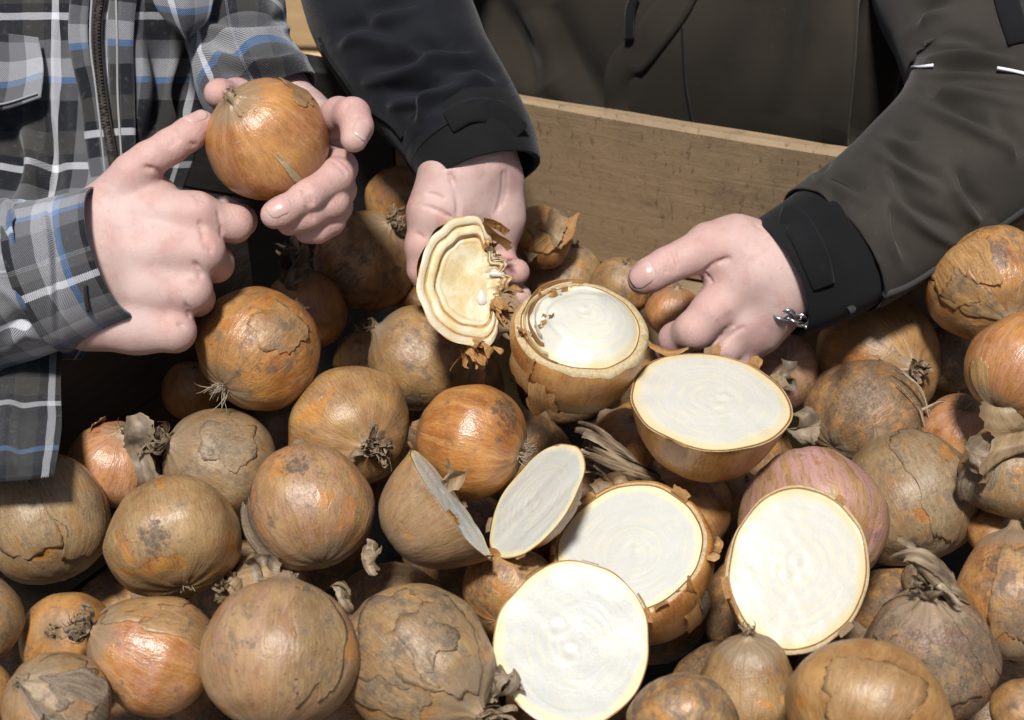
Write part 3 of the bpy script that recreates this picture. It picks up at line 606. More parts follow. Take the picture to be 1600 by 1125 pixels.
# ------------------------------------------------------------------ smooth bodies: distance fields on a grid, meshed with surface nets
def smin(a, b, k):
    h = np.clip(.5+.5*(b-a)/k, 0, 1); return b*(1-h)+a*h-k*h*(1-h)
class Field:
    def __init__(s, lo, hi, h):
        s.lo = np.array(lo, float); s.h = h; s.n = np.ceil((np.array(hi)-s.lo)/h).astype(int)+1
        s.ax = [s.lo[i]+h*np.arange(s.n[i]) for i in range(3)]
    def blank(s): return np.full(s.n, .06, np.float32)
    def cone(s, F, a, b, ra, rb, k, flat=None):
        """union a tapered capsule into F; flat=(dir, f) squeezes it along dir"""
        a = np.array(a, float); b = np.array(b, float); m = max(ra, rb)+k+.004
        i0 = [int(max(0, (min(a[i], b[i])-m-s.lo[i])/s.h)) for i in range(3)]
        i1 = [int(min(s.n[i], (max(a[i], b[i])+m-s.lo[i])/s.h+2)) for i in range(3)]
        if any(i1[i] <= i0[i] for i in range(3)): return
        sl_ = tuple(slice(i0[i], i1[i]) for i in range(3))
        X, Y, Z = np.meshgrid(*[s.ax[i][sl_[i]] for i in range(3)], indexing='ij')
        Q = np.stack([X-a[0], Y-a[1], Z-a[2]], -1).astype(np.float32)
        ab = (b-a).astype(np.float32); L2 = float(ab@ab)+1e-12
        t = np.clip((Q@ab)/L2, 0, 1)
        Q -= t[..., None]*ab
        if flat is not None:
            dv = np.array(flat[0], np.float32); c = Q@dv; Q += (c*(1/flat[1]-1))[..., None]*dv
        d = np.sqrt((Q*Q).sum(-1))-(ra+(rb-ra)*t).astype(np.float32)
        F[sl_] = smin(F[sl_], d, k) if k > 0 else np.minimum(F[sl_], d)
    def carve(s, F, a, b, r, k):
        """press a crease along a-b into F"""
        G = s.blank(); s.cone(G, a, b, r, r*.6, .001)
        F[...] = -smin(-F, G, k)
    def mesh(s, F):
        h = s.h; n = F.shape
        ins = F < 0
        c = np.zeros((n[0]-1, n[1]-1, n[2]-1), np.int8)
        off = [(i, j, k) for i in (0, 1) for j in (0, 1) for k in (0, 1)]
        for i, j, k in off: c += ins[i:n[0]-1+i, j:n[1]-1+j, k:n[2]-1+k]
        act = np.argwhere((c > 0) & (c < 8))
        idx = -np.ones(c.shape, np.int64); idx[tuple(act.T)] = np.arange(len(act))
        acc = np.zeros((len(act), 3)); cnt = np.zeros(len(act))
        for a_ in off:
            for ax_ in range(3):
                if a_[ax_]: continue
                b_ = list(a_); b_[ax_] = 1
                va = F[tuple((act+a_).T)].astype(float); vb = F[tuple((act+b_).T)].astype(float)
                cr = (va < 0) != (vb < 0)
                t = np.where(cr, va/np.where(va == vb, 1, va-vb), 0)
                p_ = np.array(a_, float)+t[:, None]*np.eye(3)[ax_]
                acc[cr] += p_[cr]; cnt[cr] += 1
        V = (act+acc/cnt[:, None])*h+s.lo
        faces = []
        for ax_ in range(3):
            o1, o2 = [(1, 2), (2, 0), (0, 1)][ax_]
            sl0 = [slice(None)]*3; sl1 = [slice(None)]*3; sl0[ax_] = slice(0, -1); sl1[ax_] = slice(1, None)
            for i_ in (o1, o2): sl0[i_] = slice(1, -1); sl1[i_] = slice(1, -1)
            A, B = ins[tuple(sl0)], ins[tuple(sl1)]
            e = np.argwhere(A != B)
            if len(e) == 0: continue
            e2 = e.copy(); e2[:, o1] += 1; e2[:, o2] += 1
            q = []
            for d1, d2 in ((1, 1), (0, 1), (0, 0), (1, 0)):
                t_ = e2.copy(); t_[:, o1] -= d1; t_[:, o2] -= d2; q.append(idx[tuple(t_.T)])
            q = np.stack(q, 1); fl_ = A[tuple(e.T)]
            q[~fl_] = q[~fl_][:, ::-1]
            faces.append(q)
        Fc = np.concatenate(faces)
        # relax a little
        nb = np.concatenate([Fc[:, [0, 1]], Fc[:, [1, 2]], Fc[:, [2, 3]], Fc[:, [3, 0]]])
        for _ in range(2):
            sm = np.zeros_like(V); ct = np.zeros(len(V))
            np.add.at(sm, nb[:, 0], V[nb[:, 1]]); np.add.at(ct, nb[:, 0], 1); np.add.at(sm, nb[:, 1], V[nb[:, 0]]); np.add.at(ct, nb[:, 1], 1)
            V = V*.5+.5*sm/ct[:, None]
        return V, Fc
# ------------------------------------------------------------------ skin
def mat_hand():
    s = NT('hand_skin')
    pos = s.n('TexCoord').outputs['Object']
    b1 = s.noise(pos, 55.0, 4.0, .6, .3); b2 = s.noise(pos, 22.0, 3.0, .55); fi = s.noise(pos, 900.0, 2.0, .6)
    vo = s.n('TexVoronoi', {'Vector': s.vm('ADD', pos, s.vm('SCALE', s.n('TexNoise', {'Vector': pos, 'Scale': 300.0}).outputs['Color'], scale=.0015)), 'Scale': 950.0}, feature='DISTANCE_TO_EDGE').outputs[0]
    col = s.mix(s.ramp(b2, .35, .65), (.53, .35, .305), (.585, .415, .37))
    col = s.mix(s.math('MULTIPLY', s.ramp(b1, .45, .72), .7), col, (.50, .27, .235))
    col = s.mix(s.math('MULTIPLY', s.ramp(s.noise(pos, 160.0, 2.0), .66, .74), .25), col, (.42, .22, .16))
    jn = s.attr('joint', 'GEOMETRY').outputs['Fac']
    col = s.mix(s.math('MULTIPLY', jn, .55), col, (.53, .265, .225))
    ve = s.ramp(s.math('ABSOLUTE', s.math('SUBTRACT', s.noise(pos, 32.0, 2.0, .5, 1.2), .5)), .022, .0)
    col = s.mix(s.math('MULTIPLY', ve, .16), col, (.40, .33, .36))
    soil = s.math('MULTIPLY', s.ramp(s.noise(pos, 75.0, 4.0, .7), .56, .74), .30)
    col = s.mix(soil, col, (.30, .19, .13))
    s.p(Base_Color=col, Roughness=s.ramp(b1, .3, .7, .46, .6), Specular_IOR_Level=.38, Subsurface_Weight=.14, Subsurface_Scale=.004)
    s.b.inputs['Subsurface Radius'].default_value = (1.0, .35, .18)
    h = s.math('ADD', s.math('MULTIPLY', s.ramp(vo, .0, .12), .35), s.math('MULTIPLY', fi, .3))
    wr_ = s.n('TexWave', {'Vector': pos, 'Scale': 120.0, 'Distortion': 14.0, 'Detail': 2.0, 'Detail Scale': 1.5}).outputs['Fac']
    h = s.math('ADD', h, s.math('MULTIPLY', wr_, s.math('ADD', .06, s.math('MULTIPLY', jn, .30))))
    h = s.math('ADD', h, s.math('ADD', s.math('MULTIPLY', b1, 1.2), s.math('MULTIPLY', ve, .12)))
    s.p(Normal=s.bump(h, .55, .0007))
    return s.m
M_HAND = mat_hand()
def mat_nail():
    s = NT('fingernail'); pos = s.n('TexCoord').outputs['UV']
    sp = s.n('SeparateXYZ', {0: pos})
    col = s.mix(s.ramp(sp.outputs[1], .91, .95), (.54, .335, .295), (.58, .47, .40))
    col = s.mix(s.ramp(sp.outputs[1], .16, .08), col, (.57, .40, .36))
    s.p(Base_Color=col, Roughness=.28, Specular_IOR_Level=.5, Subsurface_Weight=.2, Subsurface_Scale=.003)
    s.p(Normal=s.bump(s.noise(s.vm('MULTIPLY', pos, (22, 1.5, 1)), 1.0, 3.0), .2, .0004))
    return s.m
M_NAIL = mat_nail()
def nail(parent, tree, tip, back, normal, w, L):
    """curved nail plate laid on the fingertip; tip and back are points along the finger axis, normal the way it faces"""
    tip = np.array(tip); back = np.array(back); y = tip-back; y /= np.linalg.norm(y)
    n = np.array(normal)-y*np.dot(normal, y); n /= np.linalg.norm(n); x = np.cross(y, n)
    NX, NY = 15, 17; V, U = [], []
    for j in range(NY):
        t = j/(NY-1)
        for i in range(NX):
            a = i/(NX-1)*2-1
            e = 1-.30*max(0, (t-.66)/.34)**2.4-.20*max(0, (.25-t)/.25)**2
            ln = (t-.5)*L+.16*L*(1-a*a)*(t-.5)
            q = tip-y*L*.30+y*ln+x*a*e*w
            h = tree.ray_cast(Vector(q+n*.02), Vector(-n), .05)
            b = np.array(h[0]) if h[0] is not None else q+n*.006
            if j and np.dot(b-V[-NX], n) < -.0022: b = b+n*(-.0022-np.dot(b-V[-NX], n))
            V.append(b+n*(.00065-.0007*a**4-.0007*max(0, (.3-t)/.3)**2)); U.append((i/(NX-1), t))
    o = newobj('fingernail', V, grid_faces(NY, NX), M_NAIL, parent, uvs=U)
    m = o.modifiers.new('thickness', 'SOLIDIFY'); m.thickness = .0007; m.offset = -1
    return o
class Hand:
    """joints given as (photo px, photo py, depth offset mm, radius mm) about depth D"""
    def __init__(s, D): s.D = D; s.palm = []; s.fingers = []; s.creases = []; s.nails = []
    def pt(s, j): return P(j[0], j[1], s.D+j[2]/1000)
    def build(s, h=.00105, kp=.0075, kf=.0045, kw=.0055):
        allj = [j for c in s.palm for j in c]+[j for f in s.fingers for j in f]
        pts = np.array([s.pt(j) for j in allj]); rr = np.array([j[3]/1000 for j in allj])[:, None]
        fld = Field((pts-rr).min(0)-.006, (pts+rr).max(0)+.006, h)
        pal = fld.blank()
        for c in s.palm:
            for a, b in zip(c[:-1], c[1:]): fld.cone(pal, s.pt(a), s.pt(b), a[3]/1000, b[3]/1000, kp)
        tot = pal.copy()
        for f in s.fingers:
            g_ = fld.blank()
            for a, b in zip(f[:-1], f[1:]): fld.cone(g_, s.pt(a), s.pt(b), a[3]/1000, b[3]/1000, kf)
            tot = smin(tot, smin(pal, g_, kw), .0012)
        s.joints = [s.pt(j) for f in s.fingers for j in f[:-1]]
        # wrinkles: traced on the photo, laid on the skin where that line of sight meets it
        ds = np.arange(s.D-.07, s.D+.09, .0006)
        for a, b, r in s.creases:
            pts2 = []
            mid = ((a[0]+b[0])/2+(b[1]-a[1])*.10, (a[1]+b[1])/2-(b[0]-a[0])*.10)
            for t in np.linspace(0, 1, 7):
                x_ = (1-t)**2*a[0]+2*t*(1-t)*mid[0]+t*t*b[0]; y_ = (1-t)**2*a[1]+2*t*(1-t)*mid[1]+t*t*b[1]
                q = np.array([P(x_, y_, d_) for d_ in ds]); ix = np.round((q-fld.lo)/fld.h).astype(int)
                ok = ((ix >= 0) & (ix < np.array(tot.shape))).all(1); val = np.ones(len(ds)); val[ok] = tot[tuple(ix[ok].T)]
                k_ = np.argmax(val < 0)
                if val[k_] < 0: pts2.append(q[k_]-FWD*r/1000*.15)
            G = fld.blank()
            for p0, p1 in zip(pts2[:-1], pts2[1:]):
                if np.linalg.norm(p0-p1) < .02: fld.cone(G, p0, p1, r/1000, r/1000, .0008)
            tot = -smin(-tot, G, .0012)
        return fld.mesh(tot)
# ------------------------------------------------------------------ hands of the person in the plaid shirt
h1 = Hand(.958)
h1.palm = [[(150, 345, 4, 17), (240, 335, 3, 14), (306, 334, -2.5, 12)],
           [(130, 395, 2, 21), (240, 392, -1, 15.5), (316, 392, -5, 12.3)],
           [(130, 445, 3, 20), (230, 448, 1, 15), (297, 453, -3, 11.8)],
           [(140, 495, 6, 19), (215, 507, 5, 15), (273, 517, 1, 11.4)],
           [(160, 480, 14, 20), (240, 440, 18, 17), (280, 400, 20, 14)],
           [(185, 380, 16, 18), (240, 350, 18, 14)],
           [(140, 415, 4, 31), (70, 438, 4, 30), (-60, 450, 6, 32)],
           [(160, 345, 6, 16), (212, 290, 8, 13), (250, 305, 10, 9)]]
h1.fingers = [[(306, 338, 0, 13.5), (366, 350, 10, 10.6), (376, 345, 30, 9.3), (350, 325, 48, 8)],
              [(314, 393, -1, 13), (336, 412, 20, 10.8), (330, 400, 40, 9.5), (300, 390, 46, 8)],
              [(297, 454, 1, 12.4), (307, 466, 20, 10.4), (302, 455, 38, 9), (280, 440, 42, 8)],
              [(272, 518, 4, 11.6), (275, 524, 22, 9.2), (265, 510, 36, 8.4), (250, 500, 36, 7)],
              [(160, 330, 6, 16), (208, 271, -1, 11.8), (232, 250, -3, 10.4), (266, 229, -4, 9.9), (296, 209, -2, 9.4), (316, 192, 2, 7.6)]]
h1.creases = [((262, 203), (274, 224), 1.0), ((268, 200), (279, 219), .9), ((256, 208), (267, 228), .8), ((228, 262), (268, 277), 1.5), ((340, 330), (346, 372), .9),
              ((300, 300), (312, 318), .8), ((306, 296), (318, 314), .7), ((316, 376), (330, 384), .8), ((318, 384), (330, 394), .7), ((296, 440), (308, 446), .8), ((278, 506), (290, 512), .8),
              ((312, 348), (318, 374), 1.2), ((306, 412), (314, 434), 1.2), ((288, 474), (296, 494), 1.1), ((298, 224), (306, 228), .7)]
h2 = Hand(.978)
h2.palm = [[(470, 215, 62, 24), (425, 150, 78, 22), (385, 60, 85, 20)],
           [(505, 200, 40, 14), (470, 190, 60, 20)],
           [(510, 260, 44, 14), (470, 220, 60, 20)],
           [(505, 300, 46, 13), (450, 220, 66, 18)],
           [(400, 170, 56, 15), (440, 170, 66, 18)]]
h2.fingers = [[(400, 165, 50, 13), (370, 150, 32, 10.5), (344, 147, 16, 8.6), (341, 146, 12, 8.4)],
              [(505, 200, 38, 12), (530, 180, 14, 10.6), (551, 180, -2, 10.2), (558, 198, -10, 9.2), (553, 217, -16, 8.2)],
              [(512, 255, 36, 12), (530, 262, 8, 10.6), (524, 276, -8, 10.2), (480, 307, -22, 9.2), (440, 331, -29, 8.4), (428, 336, -30, 8.0)],
              [(512, 285, 38, 11.5), (529, 296, 8, 10.2), (518, 316, -6, 9.6), (480, 336, -16, 8.6), (452, 348, -20, 7.8)],
              [(505, 305, 42, 10.5), (526, 322, 14, 9.2), (515, 345, 2, 8.8), (496, 358, -4, 8.0), (478, 362, -6, 7)]]
h2.creases = [((470, 292), (482, 322), .9), ((476, 289), (488, 318), .8), ((528, 248), (548, 266), .9), ((520, 252), (540, 272), .8), ((545, 186), (572, 188), .8), ((478, 325), (488, 342), .7), ((540, 170), (552, 158), .8)]
# ------------------------------------------------------------------ hands of the person in the dark jacket
h3 = Hand(1.045)
h3.palm = [[(738, 262, 2, 25), (725, 320, 4, 20), (730, 400, 16, 15)],
           [(775, 285, 8, 17), (778, 340, 10, 15), (772, 400, 16, 12)],
           [(705, 285, -4, 21), (690, 330, -6, 18), (690, 400, 14, 13)],
           [(742, 250, 4, 24), (735, 170, 20, 24), (700, 90, 34, 26)]]
h3.fingers = [[(700, 290, -4, 19), (675, 335, -8, 15), (664, 385, -8, 12.4), (662, 422, -6, 10.0), (668, 440, -4, 8.6)],
              [(770, 395, 16, 11), (792, 420, 6, 8.8), (806, 425, -6, 7.6), (808, 425, -8, 7.4)],
              [(750, 400, 20, 11), (785, 450, 12, 9), (812, 463, 2, 7.8)],
              [(730, 400, 20, 12), (745, 470, 20, 10), (765, 515, 8, 8.5)],
              [(700, 400, 18, 12), (705, 480, 22, 10), (725, 520, 10, 8.5)]]
h3.creases = [((703, 272), (716, 334), 1.5), ((662, 322), (704, 340), 1.0), ((668, 302), (692, 310), .8), ((786, 270), (776, 332), 1.0), ((792, 268), (786, 320), .8), ((700, 240), (770, 238), .8), ((650, 365), (662, 372), .8)]
h4 = Hand(1.045)
h4.palm = [[(1215, 420, 4, 25), (1180, 425, 0, 23), (1150, 440, 0, 18)],
           [(1195, 470, 6, 22), (1150, 500, 8, 18), (1120, 520, 10, 14)],
           [(1215, 455, 8, 23), (1175, 510, 14, 18), (1150, 535, 16, 13)],
           [(1200, 400, 2, 20), (1150, 385, -2, 17.5), (1110, 388, -4, 15)],
           [(1130, 410, -2, 13), (1150, 440, -2, 14)],
           [(1225, 430, 6, 26), (1275, 425, 12, 27), (1360, 360, 30, 32)]]
h4.fingers = [[(1150, 385, -4, 16.5), (1108, 386, -8, 14.2), (1072, 402, -10, 11.8), (1042, 415, -12, 11.2), (1015, 430, -12, 10.6), (1003, 437, -11, 9.4)],
              [(1148, 450, -2, 16), (1112, 488, -8, 13.4), (1084, 516, -8, 12.0), (1056, 530, 8, 10.6), (1046, 548, 24, 9.4)],
              [(1150, 500, 6, 15), (1130, 540, 4, 12.6), (1100, 565, 14, 11)],
              [(1160, 525, 12, 13), (1150, 560, 14, 11.5), (1120, 580, 24, 10)]]
h4.creases = [((1104, 421), (1138, 404), 1.5), ((1050, 388), (1058, 424), .9), ((1043, 393), (1050, 428), .8), ((1037, 398), (1041, 426), .7), ((1128, 496), (1133, 518), .8), ((1134, 491), (1140, 514), .8), ((1121, 502), (1125, 522), .7),
              ((1141, 488), (1147, 510), .7), ((1118, 548), (1160, 512), 1.3), ((1098, 424), (1112, 440), 1.0), ((1180, 352), (1196, 362), .7)]
for _h in (h1, h2, h3, h4):
    _h.fingers = [[(j[0], j[1], j[2], j[3]*.94) for j in f] for f in _h.fingers]
def body(name, hands, chains, parent):
    """one skin mesh: fine hands, with the covered arms and chest behind them"""
    VS, FS, off = [], [], 0
    pts = np.array([P(j[0], j[1], j[2]) for c in chains for j in c]); rr = max(j[3] for c in chains for j in c)
    fld = Field(pts.min(0)-rr-.02, pts.max(0)+rr+.02, .012); F = fld.blank()
    for c in chains:
        for a, b in zip(c[:-1], c[1:]): fld.cone(F, P(*a[:3]), P(*b[:3]), a[3], b[3], .02)
    for v, f in [fld.mesh(F)]+[h.build() for h in hands]:
        VS.append(v); FS.append(f+off); off += len(v)
    V = np.concatenate(VS); o = newobj(name, V, np.concatenate(FS), M_HAND, parent)
    jm = np.zeros(len(V))
    for h in hands:
        for q in h.joints: jm = np.maximum(jm, np.exp(-(((V-q)**2).sum(1))/.013**2))
    at = o.data.attributes.new('joint', 'FLOAT', 'POINT'); at.data.foreach_set('value', np.clip(jm*1.6-.15, 0, 1).astype(np.float32))
    return o
plaid = tag(empty('person', tuple(P(-60, 500, 1.1)*[1, 1, 0]+[0, 0, -.62])), 'person in a black, grey and blue plaid shirt turning an onion in both hands', 'person', 'people sorting the onions')
jacket = tag(empty('person', tuple(P(1100, 200, 1.3)*[1, 1, 0]+[0, 0, -.62])), 'person in a dark jacket behind the crate showing a torn onion piece', 'person', 'people sorting the onions')
b1 = body('body', [h1, h2], [[(60, 440, .965, .022), (-260, 470, 1.01, .030), (-300, -200, 1.16, .045)], [(385, 60, 1.065, .014), (350, -150, 1.115, .014), (250, -420, 1.2, .04)],
                             [(-60, 420, 1.20, .07), (60, -300, 1.24, .10)], [(-300, -200, 1.2, .05), (250, -420, 1.22, .05)]], plaid)
b2 = body('body', [h3, h4], [[(700, 90, 1.08, .026), (620, -90, 1.12, .034), (760, -420, 1.28, .05)], [(1360, 360, 1.075, .030), (1590, 180, 1.12, .036), (1480, -300, 1.26, .05)],
                             [(1050, 260, 1.36, .09), (1080, -400, 1.34, .12)], [(760, -420, 1.3, .06), (1480, -300, 1.3, .06)]], jacket)
from mathutils.bvhtree import BVHTree
def nl(hand, par, f, n, w, L, shift=.004):
    j = hand.fingers[f]; a = hand.pt(j[-1]); b = hand.pt(j[-2]); y = (a-b)/np.linalg.norm(a-b)
    tree = BVHTree.FromPolygons([tuple(v.co) for v in par.data.vertices], [tuple(q.vertices) for q in par.data.polygons])
    nail(par, tree, a+y*shift, b, camvec(n), w, L)
nl(h1, b1, 4, (-.30, .55, .78), .0055, .0115, .001)
nl(h2, b1, 1, (.62, .1, .78), .0058, .0110, .001)
nl(h2, b1, 2, (-.10, .30, .94), .0060, .0115, .000)
nl(h4, b2, 0, (-.20, .25, .95), .0076, .0145, .002)
# ------------------------------------------------------------------ cloth
from mathutils.bvhtree import BVHTree
def project(V):
    q = V-CAM; d = q@FWD
    return np.stack([800+(q@RIGHT)/d*1600/W36, 562.5-(q@UP)/d*1600/W36], -1), d
def vnormals(V, F):
    F = np.array(F); n = np.zeros_like(V)
    fn = np.cross(V[F[:, 2]]-V[F[:, 0]], V[F[:, 3]]-V[F[:, 1]])
    for k in range(4): np.add.at(n, F[:, k], fn)
    return n/np.maximum(np.linalg.norm(n, axis=1, keepdims=True), 1e-12)
def seg_dist(p, pl):
    best = np.full(len(p), 1e9); tt = np.zeros(len(p)); sg = np.ones(len(p)); m = len(pl)-1
    for i in range(m):
        a = np.array(pl[i], float); b = np.array(pl[i+1], float); ab = b-a
        t = np.clip(((p-a)@ab)/(ab@ab), 0, 1); d = np.linalg.norm(p-a-t[:, None]*ab, axis=1)
        u = d < best; best[u] = d[u]; tt[u] = ((i+t)/m)[u]; sg[u] = np.sign(ab[0]*(p-a)[:, 1]-ab[1]*(p-a)[:, 0])[u]
    return best*sg, tt
def creased(V, F, creases):
    """press folds (traced as photo polylines: pts, width px, depth mm) into a cloth surface"""
    n = vnormals(V, F); px, d = project(V)
    facing = ((CAM-V)*n).sum(1) > 0
    disp = np.zeros(len(V))
    for pl, w, dep in creases:
        ds, t = seg_dist(px, pl if len(pl) < 3 else catmull(pl, 14))
        fade = np.sin(np.pi*np.clip(t, .02, .98))**.8
        x = ds/w        # a fold: sharp valley on one side, a rounded roll of cloth on the other
        disp += np.where(facing, 1.7*fade*dep/1000*(-.9*np.exp(-(x/np.where(x > 0, .75, 1.4))**2)+.75*np.exp(-((x-1.5)/.95)**2)), 0)
    return V+n*disp[:, None]
def tube(name, ctrl, mat, parent, creases=(), nu=150, nv=96, flat=1.0, flatdir=None, wr=.0, wfreq=(3, 60), seed=0, thick=.0016, twist=0.):
    """sleeve: ctrl rows (px,py,depth,radius m); uv in metres"""
    c = np.array([list(P(a[0], a[1], a[2]+DZ))+[a[3]*(1+DZ)] for a in ctrl]); c = catmull(c, nu)
    ctr, rad = c[:, :3], c[:, 3]
    tan = np.gradient(ctr, axis=0); tan /= np.linalg.norm(tan, axis=1, keepdims=True)
    ref = -FWD
    V, U = [], []; L = np.concatenate([[0], np.cumsum(np.linalg.norm(np.diff(ctr, axis=0), axis=1))])
    ang = np.linspace(0, 2*np.pi, nv, endpoint=False)
    for i in range(nu):
        x = ref-tan[i]*np.dot(ref, tan[i]); x /= np.linalg.norm(x); y = np.cross(tan[i], x)
        w = np.stack([np.cos(ang)*1.2, np.sin(ang)*1.2, np.full(nv, L[i]*wfreq[1])], -1)
        r = rad[i]+wr*wob(w, seed, 1.0)+wr*.6*wob(w*2.0, seed+1, 1.0)
        V.append(ctr[i]+(np.cos(ang)*r*flat)[:, None]*x+(np.sin(ang)*r)[:, None]*y)
        U.append(np.stack([ang*rad.mean(), np.full(nv, L[i])], -1))
    V = np.concatenate(V); F = [f[::-1] for f in grid_faces(nu, nv, True)]
    n = vnormals(V, F)
    if ((V-np.repeat(ctr, nv, 0))*n).sum() < 0: F = [f[::-1] for f in F]
    V = creased(V, F, creases)
    o = newobj(name, V, F, mat, parent, uvs=np.concatenate(U))
    m = o.modifiers.new('thickness', 'SOLIDIFY'); m.thickness = thick; m.offset = -1
    return o
def sheet(name, rows, mat, parent, creases=(), nu=120, nv=120, thick=.0016, wr=0., seed=0, uvs=1.0, wf=18.):
    """cloth surface through a grid of (px,py,depth) control points"""
    G = np.array([[P(c[0], c[1], c[2]+DZ) for c in r] for r in rows])
    A = np.stack([catmull(G[i], nv) for i in range(len(G))])          # rows x nv x 3
    S = np.stack([catmull(A[:, j], nu) for j in range(nv)], 1)        # nu x nv x 3
    F = grid_faces(nu, nv); V = S.reshape(-1, 3)
    n = vnormals(V, F)
    if ((CAM-V)*n).sum() < 0: F = [f[::-1] for f in F]
    n = vnormals(V, F); V = V+n*(wr*wob(V*wf, seed, 1.0)+wr*.5*wob(V*wf*2.3, seed+1, 1.0))[:, None]
    V = creased(V, F, creases)
    du = np.linalg.norm(np.diff(S, axis=1), axis=2).mean(0); dv = np.linalg.norm(np.diff(S, axis=0), axis=2).mean(1)
    us = np.concatenate([[0], np.cumsum(du)]); vs = np.concatenate([[0], np.cumsum(dv)])
    U = np.stack(np.meshgrid(us, vs), -1).reshape(-1, 2)
    o = newobj(name, V, F, mat, parent, uvs=U)
    m = o.modifiers.new('thickness', 'SOLIDIFY'); m.thickness = thick; m.offset = -1
    o['_k'] = 0; del o['_k']
    return o
def surf_tree(objs):
    V, F, k = [], [], 0
    for o in objs:
        base = (o.matrix_parent_inverse if o.parent else Matrix.Identity(4))
        V += [tuple(v.co) for v in o.data.vertices]; F += [[i+k for i in p.vertices] for p in o.data.polygons]; k = len(V)
    return BVHTree.FromPolygons(V, F)
def hits(tree, pl, n, lift):
    pl = catmull(pl, n); out = []
    last = 1.0
    for x, y in pl:
        r = Vector(P(x, y, 1.0)-CAM).normalized(); h = tree.ray_cast(Vector(CAM), r)
        if h[0] is not None: last = float(np.dot(np.array(h[0])-CAM, FWD))
        out.append(P(x, y, last-lift))
    return np.array(out)
def ribbon_on(name, tree, pl, w, lift, mat, parent, n=60, bulge=.0008, cols=7, wpx=None, ragged=0):
    """flat strip sewn on a cloth along a traced line; w metres wide"""
    c = hits(tree, pl, n, lift); t = np.gradient(c, axis=0); t /= np.linalg.norm(t, axis=1, keepdims=True)
    V, U = [], []; L = np.concatenate([[0], np.cumsum(np.linalg.norm(np.diff(c, axis=0), axis=1))])
    for i in range(n):
        s_ = np.cross(t[i], -FWD); s_ /= np.linalg.norm(s_); nn_ = np.cross(s_, t[i])
        ww = w if wpx is None else w*np.interp(i/(n-1), np.linspace(0, 1, len(wpx)), wpx)
        for j in range(cols):
            a = j/(cols-1)*2-1
            V.append(c[i]+s_*a*ww/2+nn_*bulge*(1-abs(a)**3)); U.append((a*ww/2, L[i]))
    o = newobj(name, V, grid_faces(n, cols), mat, parent, uvs=U)
    m = o.modifiers.new('thickness', 'SOLIDIFY'); m.thickness = .0012; m.offset = -1
    return o
def cord_on(name, tree, pl, r, lift, mat, parent, n=70, sides=8):
    c = hits(tree, pl, n, lift); t = np.gradient(c, axis=0); t /= np.linalg.norm(t, axis=1, keepdims=True)
    V = []
    for i in range(n):
        s_ = np.cross(t[i], -FWD); s_ /= np.linalg.norm(s_); q = np.cross(s_, t[i])
        for j in range(sides):
            a = 2*np.pi*j/sides; V.append(c[i]+(s_*math.cos(a)+q*math.sin(a))*r)
    return newobj(name, V, grid_faces(n, sides, True), mat, parent)

def mat_plaid(name='plaid_flannel', pu=.088, pv=.094, ou=0., ov=0., dim=1.0, dark=False):
    s = NT(name)
    uv = s.n('UVMap').outputs[0]; pos = s.n('TexCoord').outputs['Object']
    wbl = s.n('TexNoise', {'Vector': pos, 'Scale': 60.0, 'Detail': 1.0}).outputs['Color']
    uv = s.vm('ADD', uv, s.vm('SCALE', s.vm('SUBTRACT', wbl, (.5, .5, .5)), scale=.0012))
    sp = s.n('SeparateXYZ', {0: uv})
    def stripes(x, per, off):
        f = s.math('FRACT', s.math('ADD', s.math('DIVIDE', x, per), off))
        cr = s.n('ValToRGB', {0: f}); cr.color_ramp.interpolation = 'CONSTANT'
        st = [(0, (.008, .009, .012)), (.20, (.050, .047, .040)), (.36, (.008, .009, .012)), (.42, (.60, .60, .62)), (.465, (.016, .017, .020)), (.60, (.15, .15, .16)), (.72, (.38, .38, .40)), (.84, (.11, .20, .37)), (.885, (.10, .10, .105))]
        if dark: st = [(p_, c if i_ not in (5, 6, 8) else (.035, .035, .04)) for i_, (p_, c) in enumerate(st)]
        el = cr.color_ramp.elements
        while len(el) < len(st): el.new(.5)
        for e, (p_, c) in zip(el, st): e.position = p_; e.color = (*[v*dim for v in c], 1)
        return cr.outputs[0]
    cu = stripes(sp.outputs[0], pu, ou); cv = stripes(sp.outputs[1], pv, ov)
    tw = s.math('SINE', s.math('MULTIPLY', s.math('ADD', sp.outputs[0], s.math('MULTIPLY', sp.outputs[1], 1.15)), 6.2832/.00125))
    f = s.math('ADD', .5, s.math('MULTIPLY', tw, .42))
    col = s.mix(f, cu, cv)
    fz = s.noise(pos, 1500.0, 2.0); lint = s.noise(pos, 260.0, 3.0, .6)
    col = s.mix(s.math('MULTIPLY', s.ramp(lint, .55, .8), .22), col, (.20, .195, .19))
    s.p(Base_Color=col, Roughness=.9, Specular_IOR_Level=.15, Sheen_Weight=.25, Sheen_Roughness=.5)
    h = s.math('ADD', s.math('MULTIPLY', tw, .4), s.math('ADD', fz, s.math('MULTIPLY', lint, .8)))
    s.p(Normal=s.bump(h, .5, .0006))
    return s.m
